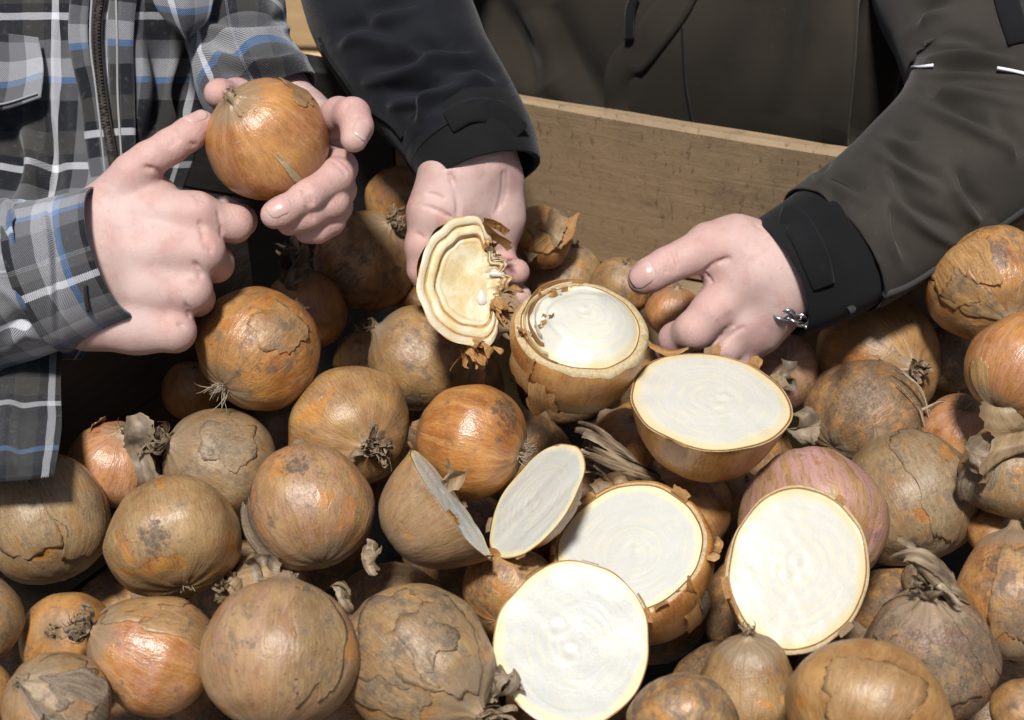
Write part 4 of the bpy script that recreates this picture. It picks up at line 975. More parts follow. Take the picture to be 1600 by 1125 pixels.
def mat_cloth(name, col, rough=.75, grain=2600., var=.25, bump=.45, sheen=.1):
    s = NT(name); pos = s.n('TexCoord').outputs['Object']
    fi = s.noise(pos, grain, 2.0, .6); bl = s.noise(pos, 14.0, 3.0, .55); mid = s.noise(pos, 260.0, 3.0, .6)
    c = s.mix(s.ramp(bl, .3, .7), tuple(x*(1-var) for x in col), tuple(x*(1+var) for x in col))
    c = s.mix(s.math('MULTIPLY', s.ramp(fi, .45, .75), .5), c, tuple(x*1.9 for x in col))
    c = s.mix(s.math('MULTIPLY', s.ramp(mid, .64, .74), .35), c, tuple(x*2.2 for x in col))
    s.p(Base_Color=c, Roughness=min(1, rough+.12), Specular_IOR_Level=.14, Sheen_Weight=sheen, Sheen_Roughness=.4)
    s.p(Normal=s.bump(s.math('ADD', fi, s.math('MULTIPLY', mid, .6)), bump, .0005))
    return s.m
def mat_metal(name, col, rough=.25):
    s = NT(name); pos = s.n('TexCoord').outputs['Object']
    s.p(Base_Color=(*col, 1), Metallic=1.0, Roughness=s.ramp(s.noise(pos, 400.0, 3.0), .3, .7, rough*.7, rough*1.6)); return s.m
M_PLAID = mat_plaid('plaid_flannel', .080, .094, .10, .05)
M_PLAID_SHADED = mat_plaid('plaid_flannel_tail_shaded', .088, .094, .40, -.30, .7, True)  # same flannel with light stripes darkened: the tail's shade is in the colour
M_PLAID_C = mat_plaid('plaid_flannel_cuff', .088, .094, .30, .55)
M_PLAID_S = mat_plaid('plaid_flannel_sleeve', .088, .094, .02, .40)
M_PLAID_A = mat_plaid('plaid_flannel_arm', .088, .094, .20, .42)
M_ZIP = mat_cloth('dark_zip_tape', (.035, .03, .026)); M_TEETH = mat_metal('bronze_zip_teeth', (.035, .03, .027), .5)
M_SEAM = mat_cloth('pale_stitching', (.25, .25, .255), .85)
M_QUILT = mat_cloth('grey_quilted_collar', (.13, .13, .13), .9)
M_JK = mat_cloth('dark_softshell', (.024, .0195, .0145)); M_JKS = mat_cloth('grey_softshell_sleeve', (.036, .031, .0255))
M_JKB = mat_cloth('black_softshell_sleeve', (.0085, .009, .0115), .7); M_BLACK = mat_cloth('black_cuff_fabric', (.009, .009, .0095), .9)
M_PIPE = mat_cloth('sleeve_piping', (.034, .032, .030), .6); M_REFL = mat_cloth('white_reflective_piping', (.72, .73, .76), .3)
M_STEEL = mat_metal('steel_bracelet', (.62, .62, .63), .18)

# ---- plaid shirt
DZ = .033
shirt = sheet('shirt', [
    [(-150, -70, 1.05), (-20, -70, 1.02), (110, -70, 1.01), (230, -70, 1.02), (350, -70, 1.06)],
    [(-150, 110, 1.06), (-20, 110, 1.03), (110, 110, 1.015), (220, 110, 1.025), (335, 110, 1.065)],
    [(-150, 260, 1.05), (-20, 260, 1.02), (100, 260, 1.01), (200, 260, 1.02), (300, 260, 1.06)],
    [(-150, 420, 1.03), (-30, 420, 1.00), (70, 420, .99), (150, 420, 1.0), (225, 420, 1.03)],
    [(-150, 560, .99), (-40, 560, .965), (30, 560, .955), (85, 560, .96), (130, 560, .975)]], M_PLAID, plaid,
    creases=[([(62, 180), (80, 270), (60, 330)], 14, 5), ([(100, 0), (95, 120), (105, 240)], 9, 2.0), ([(232, 40), (250, 140), (228, 235)], 16, 5), ([(300, 60), (280, 140), (290, 200)], 12, 6),
             ([(0, 330), (30, 260), (20, 200)], 14, 5)], wr=.0025, seed=4, nu=150, nv=120)
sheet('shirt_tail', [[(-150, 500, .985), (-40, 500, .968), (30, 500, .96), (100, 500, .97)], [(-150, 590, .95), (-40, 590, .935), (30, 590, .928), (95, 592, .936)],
    [(-150, 670, .915), (-50, 670, .900), (20, 670, .893), (96, 668, .903)], [(-150, 752, .88), (-60, 752, .870), (15, 750, .866), (84, 742, .872)]], M_PLAID_SHADED, shirt, nu=70, nv=90, wr=.0015, seed=6,
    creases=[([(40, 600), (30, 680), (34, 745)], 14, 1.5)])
T = surf_tree([shirt])
ribbon_on('placket', T, [(128, -40), (122, 60), (140, 150), (152, 240), (160, 300)], .012, .0022, M_PLAID_S, shirt, wpx=[1, 1, 1.1, 1])
zp = ribbon_on('zipper', T, [(163, -40), (151, 40), (156, 130), (168, 210), (180, 280)], .0075, .0035, M_ZIP, shirt)
zt = hits(T, [(163, -40), (151, 40), (156, 130), (168, 210), (180, 280)], 130, .0052)
zv, zf = [], []
for i in range(129):
    c = zt[i]; t = zt[i+1]-zt[i]; t /= np.linalg.norm(t); s_ = np.cross(t, -FWD); s_ /= np.linalg.norm(s_); q = np.cross(s_, t)
    k = len(zv)
    for a, b_, c_ in ((-1, -1, -1), (1, -1, -1), (1, 1, -1), (-1, 1, -1), (-1, -1, 1), (1, -1, 1), (1, 1, 1), (-1, 1, 1)):
        zv.append(c+s_*(a*.0016+(.0007 if i % 2 else -.0007))+t*b_*.0006+q*c_*.0007)
    zf += [tuple(k+x for x in f_) for f_ in ((3, 2, 1, 0), (4, 5, 6, 7), (0, 1, 5, 4), (1, 2, 6, 5), (2, 3, 7, 6), (3, 0, 4, 7))]
newobj('zip_teeth', zv, zf, M_TEETH, zp, smooth=False)
ribbon_on('placket', T, [(196, -40), (188, 50), (190, 140), (192, 220), (196, 290)], .016, .0026, M_PLAID_A, shirt, wpx=[1.1, 1, 1, .9])
for pl in ([(146, -40), (141, 60), (150, 140), (160, 230), (166, 290)], [(180, -40), (183, 60), (184, 150), (190, 250)]):
    cord_on('seam', T, pl, .0007, .0034, M_SEAM, shirt)
pk_ = sheet('pocket_flap', [[(-60, 48, .996), (10, 52, 1.002), (60, 58, 1.008)], [(-60, 110, .994), (10, 118, 1.0), (68, 104, 1.006)], [(-60, 168, .992), (0, 172, .999), (64, 152, 1.004)]], M_PLAID_C, shirt, nu=40, nv=50, wr=.001, thick=.002)
TP = surf_tree([pk_])
cord_on('seam', TP, [(-50, 160), (0, 163), (58, 146)], .0007, .001, M_SEAM, shirt)
sheet('collar', [[(225, -60, .985), (270, -60, .975), (345, -60, .99)], [(238, 0, .985), (285, 5, .975), (335, 0, .99)], [(255, 30, .99), (290, 38, .98), (326, 32, .992)], [(282, 54, .996), (292, 62, .99), (304, 54, .996)]], M_PLAID_C, shirt, nu=40, nv=40, wr=.0015, seed=9, thick=.004)
tube('sleeve', [(345, -140, 1.08, .030), (360, -30, 1.05, .0295), (374, 60, 1.03, .0305), (400, 128, 1.016, .0315), (425, 165, 1.012, .030)], M_PLAID_A, shirt, wr=.0022, wfreq=(3, 55), seed=11,
     creases=[([(300, 20), (380, 40), (460, 30)], 9, 4), ([(310, 60), (390, 85), (470, 75)], 9, 4), ([(330, 110), (400, 120), (480, 115)], 8, 3)])
fs = tube('sleeve', [(-230, 480, .97, .064), (-110, 462, .95, .058), (-20, 446, .935, .050), (50, 436, .928, .0435), (84, 428, .925, .041)], M_PLAID_S, shirt, wr=.0030, wfreq=(3, 60), seed=15,
          creases=[([(20, 300), (50, 380), (70, 420)], 12, 5), ([(-10, 420), (40, 450), (70, 500)], 12, 5), ([(0, 530), (40, 500), (75, 520)], 10, 4), ([(55, 330), (62, 380), (60, 440)], 8, 4)])
cf = tube('cuff', [(66, 434, .926, .0425), (100, 422, .924, .0405), (140, 408, .922, .0385), (181, 394, .920, .0372)], M_PLAID_C, shirt, wr=.0008, wfreq=(3, 30), seed=18, thick=.0024,
          creases=[([(75, 320), (85, 400), (90, 520)], 5, 2.0)])
TC = surf_tree([cf])
cord_on('seam', TC, [(138, 306), (172, 380), (196, 486)], .0006, .0004, M_SEAM, shirt)
ribbon_on('buttonhole', TC, [(132, 444), (134, 466), (138, 486)], .0028, .0012, M_ZIP, shirt, n=16)

# ---- dark jacket
DZ = 0.
jk = sheet('jacket', [
    [(600, -90, 1.27), (760, -90, 1.22), (900, -90, 1.18), (1060, -90, 1.155), (1220, -90, 1.165), (1360, -90, 1.20), (1500, -90, 1.28)],
    [(620, 60, 1.28), (770, 60, 1.23), (905, 60, 1.19), (1060, 60, 1.17), (1220, 60, 1.18), (1360, 60, 1.21), (1490, 60, 1.29)],
    [(640, 180, 1.30), (780, 180, 1.25), (910, 180, 1.215), (1060, 180, 1.20), (1220, 180, 1.205), (1350, 180, 1.235), (1480, 180, 1.30)],
    [(650, 340, 1.36), (790, 340, 1.31), (915, 340, 1.28), (1060, 340, 1.26), (1220, 340, 1.27), (1350, 340, 1.30), (1480, 340, 1.36)]], M_JK, jacket,
    creases=[([(1362, -20), (1345, 90), (1335, 200), (1350, 250)], 20, 14), ([(1290, -90), (1268, 60), (1250, 190)], 30, 3), ([(1400, -10), (1412, 90), (1405, 180)], 12, 6),
             ([(860, 0), (900, 110), (960, 190)], 24, 8), ([(760, -20), (800, 70), (850, 140)], 26, 14), ([(830, -30), (860, 90), (900, 190)], 24, 4)], wr=.0035, seed=31, nu=120, nv=200, wf=11.)
TJ = surf_tree([jk])
ribbon_on('front_flap', TJ, [(1075, -40), (1050, 10), (1005, 70), (974, 110), (972, 160), (978, 200)], .024, .0018, M_JK, jk, bulge=.0006)
cord_on('seam', TJ, [(1062, -30), (1066, 60), (1070, 130), (1084, 205)], .0011, .0002, M_BLACK, jk)
ribbon_on('zip_pull', TJ, [(992, -8), (984, 20), (983, 62)], .0068, .0055, M_BLACK, jk, n=20, bulge=.0015)
cord_on('seam', TJ, [(1410, -20), (1422, 60), (1424, 180)], .0009, .0004, M_BLACK, jk)
rs = tube('sleeve', [(1490, -190, 1.24, .074), (1512, -60, 1.19, .068), (1545, 50, 1.145, .064), (1568, 140, 1.115, .062), (1530, 215, 1.095, .058), (1450, 285, 1.08, .053), (1370, 343, 1.07, .0485), (1300, 392, 1.06, .0455)], M_JKS, jk, nu=230, nv=130,
    wr=.0016, wfreq=(3, 26), seed=41, creases=[([(1274, 262), (1319, 285), (1371, 309)], 10, 5), ([(1390, 255), (1412, 304), (1446, 337), (1506, 369)], 11, 6), ([(1372, 225), (1420, 255), (1476, 287)], 10, 6),
    ([(1296, 300), (1315, 349), (1360, 394)], 10, 5), ([(1495, 259), (1517, 307), (1544, 337)], 11, 5), ([(1440, 150), (1517, 184), (1577, 214)], 10, 6), ([(1382, 204), (1410, 212), (1439, 217)], 9, 4),
    ([(1445, 146), (1490, 132), (1610, 152)], 9, 6), ([(1445, 124), (1500, 117), (1610, 132)], 8, 5), ([(1445, 107), (1500, 101), (1610, 113)], 8, 5), ([(1440, 80), (1510, 74), (1590, 82)], 8, 5), ([(1460, 60), (1500, 56), (1540, 62)], 8, 3),
    ([(1428, 32), (1450, 12), (1490, 4)], 9, 4), ([(1560, 175), (1585, 215), (1600, 250)], 10, 4), ([(1395, 300), (1400, 360), (1420, 410)], 9, 3)])
TS = surf_tree([rs])
cord_on('piping', TS, [(1326, 486), (1360, 468), (1420, 445), (1490, 400), (1550, 362), (1610, 320)], .0024, .0005, M_PIPE, rs)
cord_on('seam', TS, [(1262, 318), (1290, 360), (1316, 430), (1328, 486)], .0012, .0004, M_PIPE, rs)
ribbon_on('reflective_piping', TS, [(1424, 105), (1440, 104), (1458, 102)], .0022, .003, M_REFL, rs, n=12)
ribbon_on('reflective_piping', TS, [(1558, 106), (1580, 110), (1606, 116)], .0022, .003, M_REFL, rs, n=12)
ribbon_on('shoulder_panel', TS, [(1565, -40), (1580, 20), (1596, 66)], .016, .002, M_BLACK, rs, n=24)
cu = tube('cuff', [(1330, 372, 1.064, .043), (1290, 398, 1.058, .0425), (1250, 420, 1.052, .0405), (1212, 438, 1.048, .0378)], M_BLACK, jk, wr=.0008, wfreq=(3, 30), seed=44, thick=.003)
TCu = surf_tree([cu, rs])
ribbon_on('cuff_strap', TCu, [(1218, 342), (1240, 346), (1258, 370), (1276, 410), (1288, 448)], .017, .0022, M_BLACK, jk, bulge=.0006, wpx=[.9, 1, 1, 1, .8])
ls = tube('sleeve', [(640, -200, 1.20, .070), (600, -90, 1.15, .060), (606, 0, 1.115, .054), (645, 90, 1.09, .0485), (695, 160, 1.072, .0435), (728, 212, 1.06, .040), (738, 236, 1.055, .0385)], M_JKB, jk, nu=190, nv=120, wr=.0018, wfreq=(3, 30), seed=51,
    creases=[([(520, 60), (560, 40), (620, 50)], 12, 6), ([(560, 110), (620, 100), (690, 70)], 12, 6), ([(600, 150), (650, 140), (722, 118)], 11, 6), ([(640, 190), (650, 160), (668, 130)], 10, 4), ([(640, 60), (690, 75), (740, 72)], 11, 5),
             ([(690, 170), (730, 150), (790, 150)], 9, 5), ([(560, 20), (600, 10), (660, 0)], 12, 5), ([(700, 110), (740, 105), (780, 120)], 10, 4)])
TL = surf_tree([ls])
cord_on('piping', TL, [(500, 60), (515, 90), (540, 125), (565, 160), (610, 192), (630, 215)], .0018, .0004, M_BLACK, ls)
lc = tube('cuff', [(715, 190, 1.064, .0405), (735, 228, 1.057, .0400), (746, 256, 1.052, .0385), (752, 276, 1.05, .0375)], M_BLACK, jk, wr=.0012, wfreq=(3, 30), seed=54, thick=.003)
TLc = surf_tree([lc, ls])
ribbon_on('cuff_strap', TLc, [(700, 190), (735, 172), (780, 178), (812, 210)], .015, .002, M_BLACK, jk, bulge=.0006)
# ---- steel link bracelet on the wrist
br = tag(empty('bracelet', tuple(P(1237, 498, 1.035))), 'silver link bracelet on the wrist below the jacket cuff', 'bracelet')
base = np.array(br.location)
for i in range(6):
    t_ = i/5; c = P(1208+t_*56, 492+14*t_-5*math.sin(t_*3.14), 1.032+.020*(t_-.35)**2)
    V, F = [], []
    nU, nV = 22, 8; R1, R2, r = .0033, .0042, .0012
    cd_ = .97*RIGHT-.22*UP; q1 = UP*.75-FWD*.66 if i % 2 == 0 else UP*.66+FWD*.75
    ax_ = np.array([cd_, q1-cd_*np.dot(q1, cd_)]); ax_ = ax_/np.linalg.norm(ax_, axis=1, keepdims=True); nz = np.cross(ax_[0], ax_[1])
    for u in range(nU):
        t = 2*math.pi*u/nU; dirv = ax_[0]*math.cos(t)*R1*1.25+ax_[1]*math.sin(t)*R2
        dn = dirv/np.linalg.norm(dirv)
        for w in range(nV):
            p_ = 2*math.pi*w/nV; V.append(c+dirv+dn*r*math.cos(p_)+nz*r*math.sin(p_))
    for u in range(nU):
        for w in range(nV): F.append((u*nV+w, ((u+1) % nU)*nV+w, ((u+1) % nU)*nV+(w+1) % nV, u*nV+(w+1) % nV))
    newobj('link', V, F, M_STEEL, br)
# ------------------------------------------------------------------ settle the heap: slide onions along their line of sight until none cuts into another
def wall_room(px, py, d, r):
    """deepest depth at which a ball of radius r seen at this pixel stays clear of the far board and the left side"""
    nB = np.array([-ud[1], ud[0]]); dl = (Lb-La)/np.linalg.norm(Lb-La); nL = np.array([-dl[1], dl[0]])
    for _ in range(60):
        q = P(px, py, d)[:2]
        if np.dot(q-A0, nB) > -(r+.012) or np.dot(q-La, nL) > -(r*.9): d -= .003
        else: break
    return d
def settle():
    cs = []
    for o in ONIONS:
        if o['depth'] is None: o['depth'] = plane_depth(o['px'], o['py'], 0.0)+o['off']
    fx = [(P(c['px'], c['py'], c['depth']), c) for c in CUTS]
    for it in range(160):
        for i, a in enumerate(ONIONS):
            if a['fixed']: continue
            pa = P(a['px'], a['py'], a['depth']); ra = a['rx']*mmpx(a['depth'])
            for j, b in enumerate(ONIONS):
                if i == j or b['fixed']: continue
                pb = P(b['px'], b['py'], b['depth']); rb = b['rx']*mmpx(b['depth'])
                ov = (ra+rb)*.93-np.linalg.norm(pa-pb)
                if ov > 0:
                    s_ = 1 if a['depth'] > b['depth'] or (a['depth'] == b['depth'] and i > j) else -1
                    # the deeper one gives way
                    if s_ > 0: a['depth'] += min(ov*.25, .004)
                    else: a['depth'] -= min(ov*.03, .0006)
                    pa = P(a['px'], a['py'], a['depth'])
            if a['px'] > 480: a['depth'] = wall_room(a['px'], a['py'], a['depth'], ra); pa = P(a['px'], a['py'], a['depth'])
            for c, q in fx:
                rc = q['r']*mmpx(q['depth'])*(.55 if q['name'] == 'onion_slice' else .98)
                cc = c-camvec(q['n'])*rc*(.25 if q['name'] == 'onion_slice' else .2+q['zc'])
                ov = (ra+rc)*.92-np.linalg.norm(pa-cc)
                if ov > 0:
                    a['depth'] += min(ov*.25, .004) if np.dot(pa-cc, FWD) > -.02 else -min(ov*.25, .004)
                    pa = P(a['px'], a['py'], a['depth'])
settle()
for o in ONIONS: build_onion(o)
for o in CUTS: build_cut(o)
# onions deeper in the crate, seen only through the gaps
_r = np.random.RandomState(5)
deep = None; spots = []
for gx in range(-5, 7):
    for gy in range(-5, 5):
        q = np.array([gx*.078+(gy % 2)*.039+_r.uniform(-.008, .008), gy*.070+.02+_r.uniform(-.008, .008), -.098+_r.uniform(-.012, .010)])
        n_ = np.array([-ud[1], ud[0]])
        if np.dot(q[:2]-A0, n_) > -.05 or np.cross((Lb-La)/np.linalg.norm(Lb-La), q[:2]-La) > -.05: continue
        rq = .038
        dq = np.dot(q-CAM, FWD); qx = 800+np.dot(q-CAM, RIGHT)/dq*1600/W36; qy = 562.5-np.dot(q-CAM, UP)/dq*1600/W36
        if qx < -120 or qx > 1850 or qy > 1280 or qy < 380: continue
        ok = True
        for o in ONIONS:
            if o['fixed']: continue
            if np.linalg.norm(P(o['px'], o['py'], o['depth'])-q) < (o['rx']*mmpx(o['depth'])+rq)*.9: ok = False; break
        for c in CUTS:
            if np.linalg.norm(P(c['px'], c['py'], c['depth'])-camvec(c['n'])*.025-q) < .072: ok = False; break
        if ok: spots.append(q)
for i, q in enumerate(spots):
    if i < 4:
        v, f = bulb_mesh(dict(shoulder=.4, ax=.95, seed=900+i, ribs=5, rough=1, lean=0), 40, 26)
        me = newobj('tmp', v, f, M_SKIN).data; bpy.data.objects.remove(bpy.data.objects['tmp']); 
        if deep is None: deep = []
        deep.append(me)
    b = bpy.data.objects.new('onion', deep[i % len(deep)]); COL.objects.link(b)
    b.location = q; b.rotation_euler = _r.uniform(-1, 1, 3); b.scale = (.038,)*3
    for k, val in (('tone', _r.uniform(.5, .9)), ('dirt', _r.uniform(.85, 1.)), ('peel', .3), ('pink', 0.), ('dull', .1), ('seed', _r.uniform(0, 10)), ('win_r', -1), ('stain_r', -1)): b[k] = float(val)  # high dirt values darken these onions to stand for the gaps' shade
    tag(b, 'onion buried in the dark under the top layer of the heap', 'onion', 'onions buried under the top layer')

# ------------------------------------------------------------------ stalks, paper strips and the torn piece
def world_child(o, par):
    o.parent = par; o.matrix_parent_inverse = par.matrix_basis.inverted(); return o
def find(lbl):
    return next(o for o in bpy.data.objects if o.parent is None and str(o.get('label', '')).startswith(lbl))
def stalk(par, path, n, w, rad, mat, name='dry_stalk', seed=1, twist=2.0, fray=1.5, seg=26, cup=.5):
    """bundle of n dry ribbons along a path of (px,py,depth); w half width, rad bundle radius (m)"""
    rng = np.random.RandomState(seed); c = catmull([P(*q) for q in path], seg+1)
    t = np.gradient(c, axis=0); t /= np.linalg.norm(t, axis=1, keepdims=True); V, F, U = [], [], []
    for i in range(n):
        a0 = rng.uniform(0, 6.28) if n > 1 else 1.57; r0 = rad*math.sqrt(rng.rand()) if n > 1 else 0; end = 1-.3*rng.rand()**2*(n > 1); k0 = len(V); ph = rng.uniform(0, 6.28, 3)
        for j in range(seg+1):
            f = j/seg*end; q = f*seg; k = min(int(q), seg-1); p = c[k]+(c[k+1]-c[k])*(q-k)
            s1 = np.cross(t[k], -FWD); s1 /= np.linalg.norm(s1); s2 = np.cross(s1, t[k])
            a = a0+twist*f; rr = r0*(1+fray*f**3)
            p = p+(s1*math.cos(a)+s2*math.sin(a))*rr+(s1*math.sin(8*f+ph[0])+s2*math.sin(9*f+ph[1]))*w*.35
            b = a+1.57+ph[2]*.2+.6*math.sin(4*f+ph[1])
            if n == 1: b = .25*math.sin(5*f+ph[1])
            d1 = s1*math.cos(b)+s2*math.sin(b); d2 = np.cross(t[k], d1)
            ww = w*(1+.25*math.sin(7*f+ph[2]))*(1-.55*f**4)*(1+.12*rng.uniform(-1, 1))
            for m_, e in ((-1, 0), (-.5, .75), (0, 1), (.5, .75), (1, 0)):
                V.append(p+d1*ww*m_+d2*ww*cup*e); U.append((i*.37+m_*.06, f))
        for j in range(seg):
            for m_ in range(4): q = k0+j*5+m_; F.append((q, q+1, q+6, q+5))
    return world_child(newobj(name, V, F, mat, uvs=U), par)
def dep(o, px, py, f=.9): # depth just in front of an onion
    q = next(x for x in ONIONS if x['label'] == o['label']); return q['depth']-q['rx']*mmpx(q['depth'])*f
a = find('dark brown onion with a long'); d_ = dep(a, 0, 0, .75)
stalk(a, [(1030, 762, d_+.012), (1000, 745, d_), (960, 718, d_-.004), (925, 695, d_-.002), (898, 682, d_)], 16, .0030, .0060, M_NECK, seed=3, fray=1.6)
stalk(a, [(1010, 770, d_+.010), (960, 748, d_+.004), (905, 720, d_+.006)], 6, .0040, .0050, M_HUSK, seed=4, fray=1.2)
a = find('dark mouldy onion'); d_ = dep(a, 0, 0, .55)
stalk(a, [(1500, 950, d_+.01), (1478, 918, d_-.002), (1448, 890, d_-.006), (1425, 866, d_-.004), (1398, 852, d_)], 8, .0034, .0042, M_NECK, seed=8, twist=4, fray=.8)
stalk(a, [(1462, 905, d_-.004), (1480, 920, d_-.008), (1492, 935, d_-.01), (1498, 944, d_-.006)], 3, .0012, .002, M_ROOT, seed=9)
a = find('copper onion with a tall'); d_ = dep(a, 0, 0, .45)
stalk(a, [(455, 452, d_), (455, 425, d_-.006), (460, 400, d_-.006), (464, 378, d_)], 7, .0060, .0050, M_NECK, seed=12, fray=.3, twist=.5)
a = find('pinkish copper onion'); d_ = dep(a, 0, 0, .85)
stalk(a, [(230, 768, d_+.006), (228, 725, d_), (216, 685, d_-.003), (206, 648, d_+.002)], 1, .0085, 0, M_HUSK, name='skin_strip', seed=15, cup=.35)
a = find('onion loosely wrapped'); d_ = dep(a, 0, 0, .9)
stalk(a, [(1590, 730, d_-.002), (1578, 700, d_-.006), (1572, 670, d_-.006), (1570, 640, d_)], 1, .0150, 0, M_PAPER, name='skin_strip', seed=18, cup=.4)
stalk(a, [(1540, 690, d_), (1530, 715, d_-.004), (1512, 735, d_)], 1, .0080, 0, M_HUSK, name='skin_strip', seed=19, cup=.4)
a = find('onion wedged behind the largest'); d_ = dep(a, 0, 0, .8)
stalk(a, [(390, 950, d_+.006), (368, 930, d_), (345, 912, d_)], 5, .0055, .005, M_PAPER, seed=22, fray=.8, name='dry_neck')
a = find('dark copper onion under'); d_ = dep(a, 0, 0, .7)
stalk(a, [(815, 390, d_), (850, 365, d_-.006), (885, 345, d_-.004)], 1, .0110, 0, M_PAPER, name='skin_strip', seed=25, cup=.5)
a = find('tan onion in peeling'); d_ = dep(a, 0, 0, .15)
stalk(a, [(760, 1075, d_), (785, 1065, d_-.004), (808, 1052, d_-.002)], 5, .0050, .004, M_HUSK, seed=27, name='dry_neck', fray=1.0)

def bands(par, fr, R, c, specs, sx, sy, seed, rot=0.):
    """rings of onion leaf: (outer, inner, front z, depth, angle from, to, material)"""
    for bi, (so_, si, z0, dp, u0, u1, mt) in enumerate(specs):
        n = 70; us = np.linspace(u0, u1, n); V, U = [], []
        w = wob(np.stack([np.cos(us)*2, np.sin(us)*2], -1), seed+bi, 1.5); w2 = wob(us[:, None]*9, seed+20+bi, 1.0)
        e = np.minimum(np.linspace(0, 1, n), np.linspace(1, 0, n)); tap = np.clip(e/.06, .25, 1)
        prof = [(so_*.93, -dp), (so_*.985, -dp*.45), (so_, -.03), (so_-.012, 0), ((so_+si)/2, .020), (si+.012, 0), (si, -.03), (si*.985, -dp*.45), (si*.92, -dp)]
        for i, u in enumerate(us):
            mid = (so_+si)/2
            for k, (r_, z_) in enumerate(prof):
                rr = mid+(r_-mid)*tap[i]*(1+.18*w2[i])+.035*w[i]
                V.append((rr*math.cos(u)*sx+(1-r_)*.16*(sx < .95), rr*math.sin(u)*sy, z0+z_*(tap[i] if z_ < 0 else 1)+.04*w[i]+.018*w2[i])); U.append((si+(so_-si)*k/8*.5, u/6.28))
        o = newobj('onion_layer', V, grid_faces(n, len(prof)), mt, par, uvs=U)
M_LAYER = mat_flesh('onion_leaf_cream', (.66, .56, .36), (.56, .42, .20), (.60, .46, .22), 5.0, .35)
# torn piece held up in the jacket wearer's hand
fr = cut_frame((.22, .12, .97), 0.0); d_ = 1.000; R = 105*mmpx(d_); c = P(744, 440, d_)
piece = tag(empty('torn_onion_piece', tuple(c)), 'torn onion piece with cream leaf rings held out on an open palm', 'onion', 'cut onions')
piece.matrix_basis = Matrix.Translation(Vector(c)) @ Matrix([list(r)+[0] for r in fr]+[[0, 0, 0, 1]]) @ Matrix.Diagonal((R, R, R, 1))
def pchild(*a_, **k_):
    o = newobj(*a_, **k_); o.parent = piece; o.matrix_parent_inverse = Matrix.Identity(4); return o
n_, m_ = 64, 20; us = np.linspace(0, 2*PI, n_, endpoint=False)
cut_r = 1-.44*smoothstep(.10, .75, np.cos(us-.05))-.16*np.exp(-((us-1.35)/.13)**2)+.05*wob(np.stack([np.cos(us)*3, np.sin(us)*3], -1), 3, 2.0)
V = []
for j in range(m_):
    t = j/(m_-1)
    for i, u in enumerate(us):
        r_ = math.sin(t*PI/2)*cut_r[i]*.985; V.append((r_*math.cos(u)*.88, r_*math.sin(u), -.42*math.cos(t*PI/2)-.03))
sk = pchild('outer_skin', V, grid_faces(m_, n_, True), M_SKIN)
for k_, val in (('tone', .8), ('dirt', .1), ('peel', .7), ('pink', 0.), ('dull', 0.), ('seed', 4.2), ('win_r', -1), ('stain_r', -1)): sk[k_] = float(val)
NS, NU = 90, 180; ss = np.linspace(1, .004, NS)[:, None]; uu_ = np.linspace(0, 2*PI, NU, endpoint=False)[None, :]
cs, sn = np.cos(uu_), np.sin(uu_); nz = lambda f_, sd, k_=1.0: wob(np.stack([f_[0], f_[1]], -1)*k_, sd, 1.0)
torn = smoothstep(.10, .75, np.cos(uu_-.05))
rho = 1-.40*torn+.10*torn*wob(np.stack([cs*5, sn*5], -1), 81, 2.0)+.03*wob(np.stack([cs*4, sn*4], -1), 82, 2.0)-.16*np.exp(-((uu_-1.35)/.13)**2)
X = (ss*rho*cs)*.88+(1-ss)*.06; Y = ss*rho*sn+(1-ss)*.04
sw = ss+.035*nz((X, Y), 83, 3.0)
Z = .0*sw
for lo_, hi_, zz, bu in ((.86, 1.02, .0, .035), (.70, .855, -.015, .035), (.0, .69, -.06, .0)):
    m__ = (sw > lo_) & (sw <= hi_); x_ = np.clip((sw-lo_)/(hi_-lo_), 0, 1); Z = np.where(m__, zz+bu*np.sqrt(np.maximum(4*x_*(1-x_), 0)), Z)
Z = Z-.09*smoothstep(.60, .1, sw)*0-.05*np.exp(-((sw-.69)/.02)**2)-.035*np.exp(-((sw-.858)/.012)**2)-.06*smoothstep(.66, .3, sw)
Z = Z+.02*nz((X, Y), 84, 4.0)+torn*smoothstep(.15, .8, sw)*(.07*nz((X, Y), 85, 10.0)+.05*np.abs(nz((X*.6, Y*2.2), 86, 14.0)))-.10*torn*sw**2
V = np.stack([X, Y, Z], -1).reshape(-1, 3); U = np.stack([np.repeat(ss[:, 0]*.93, NU), np.tile(uu_[0]/6.283, NS)], -1)
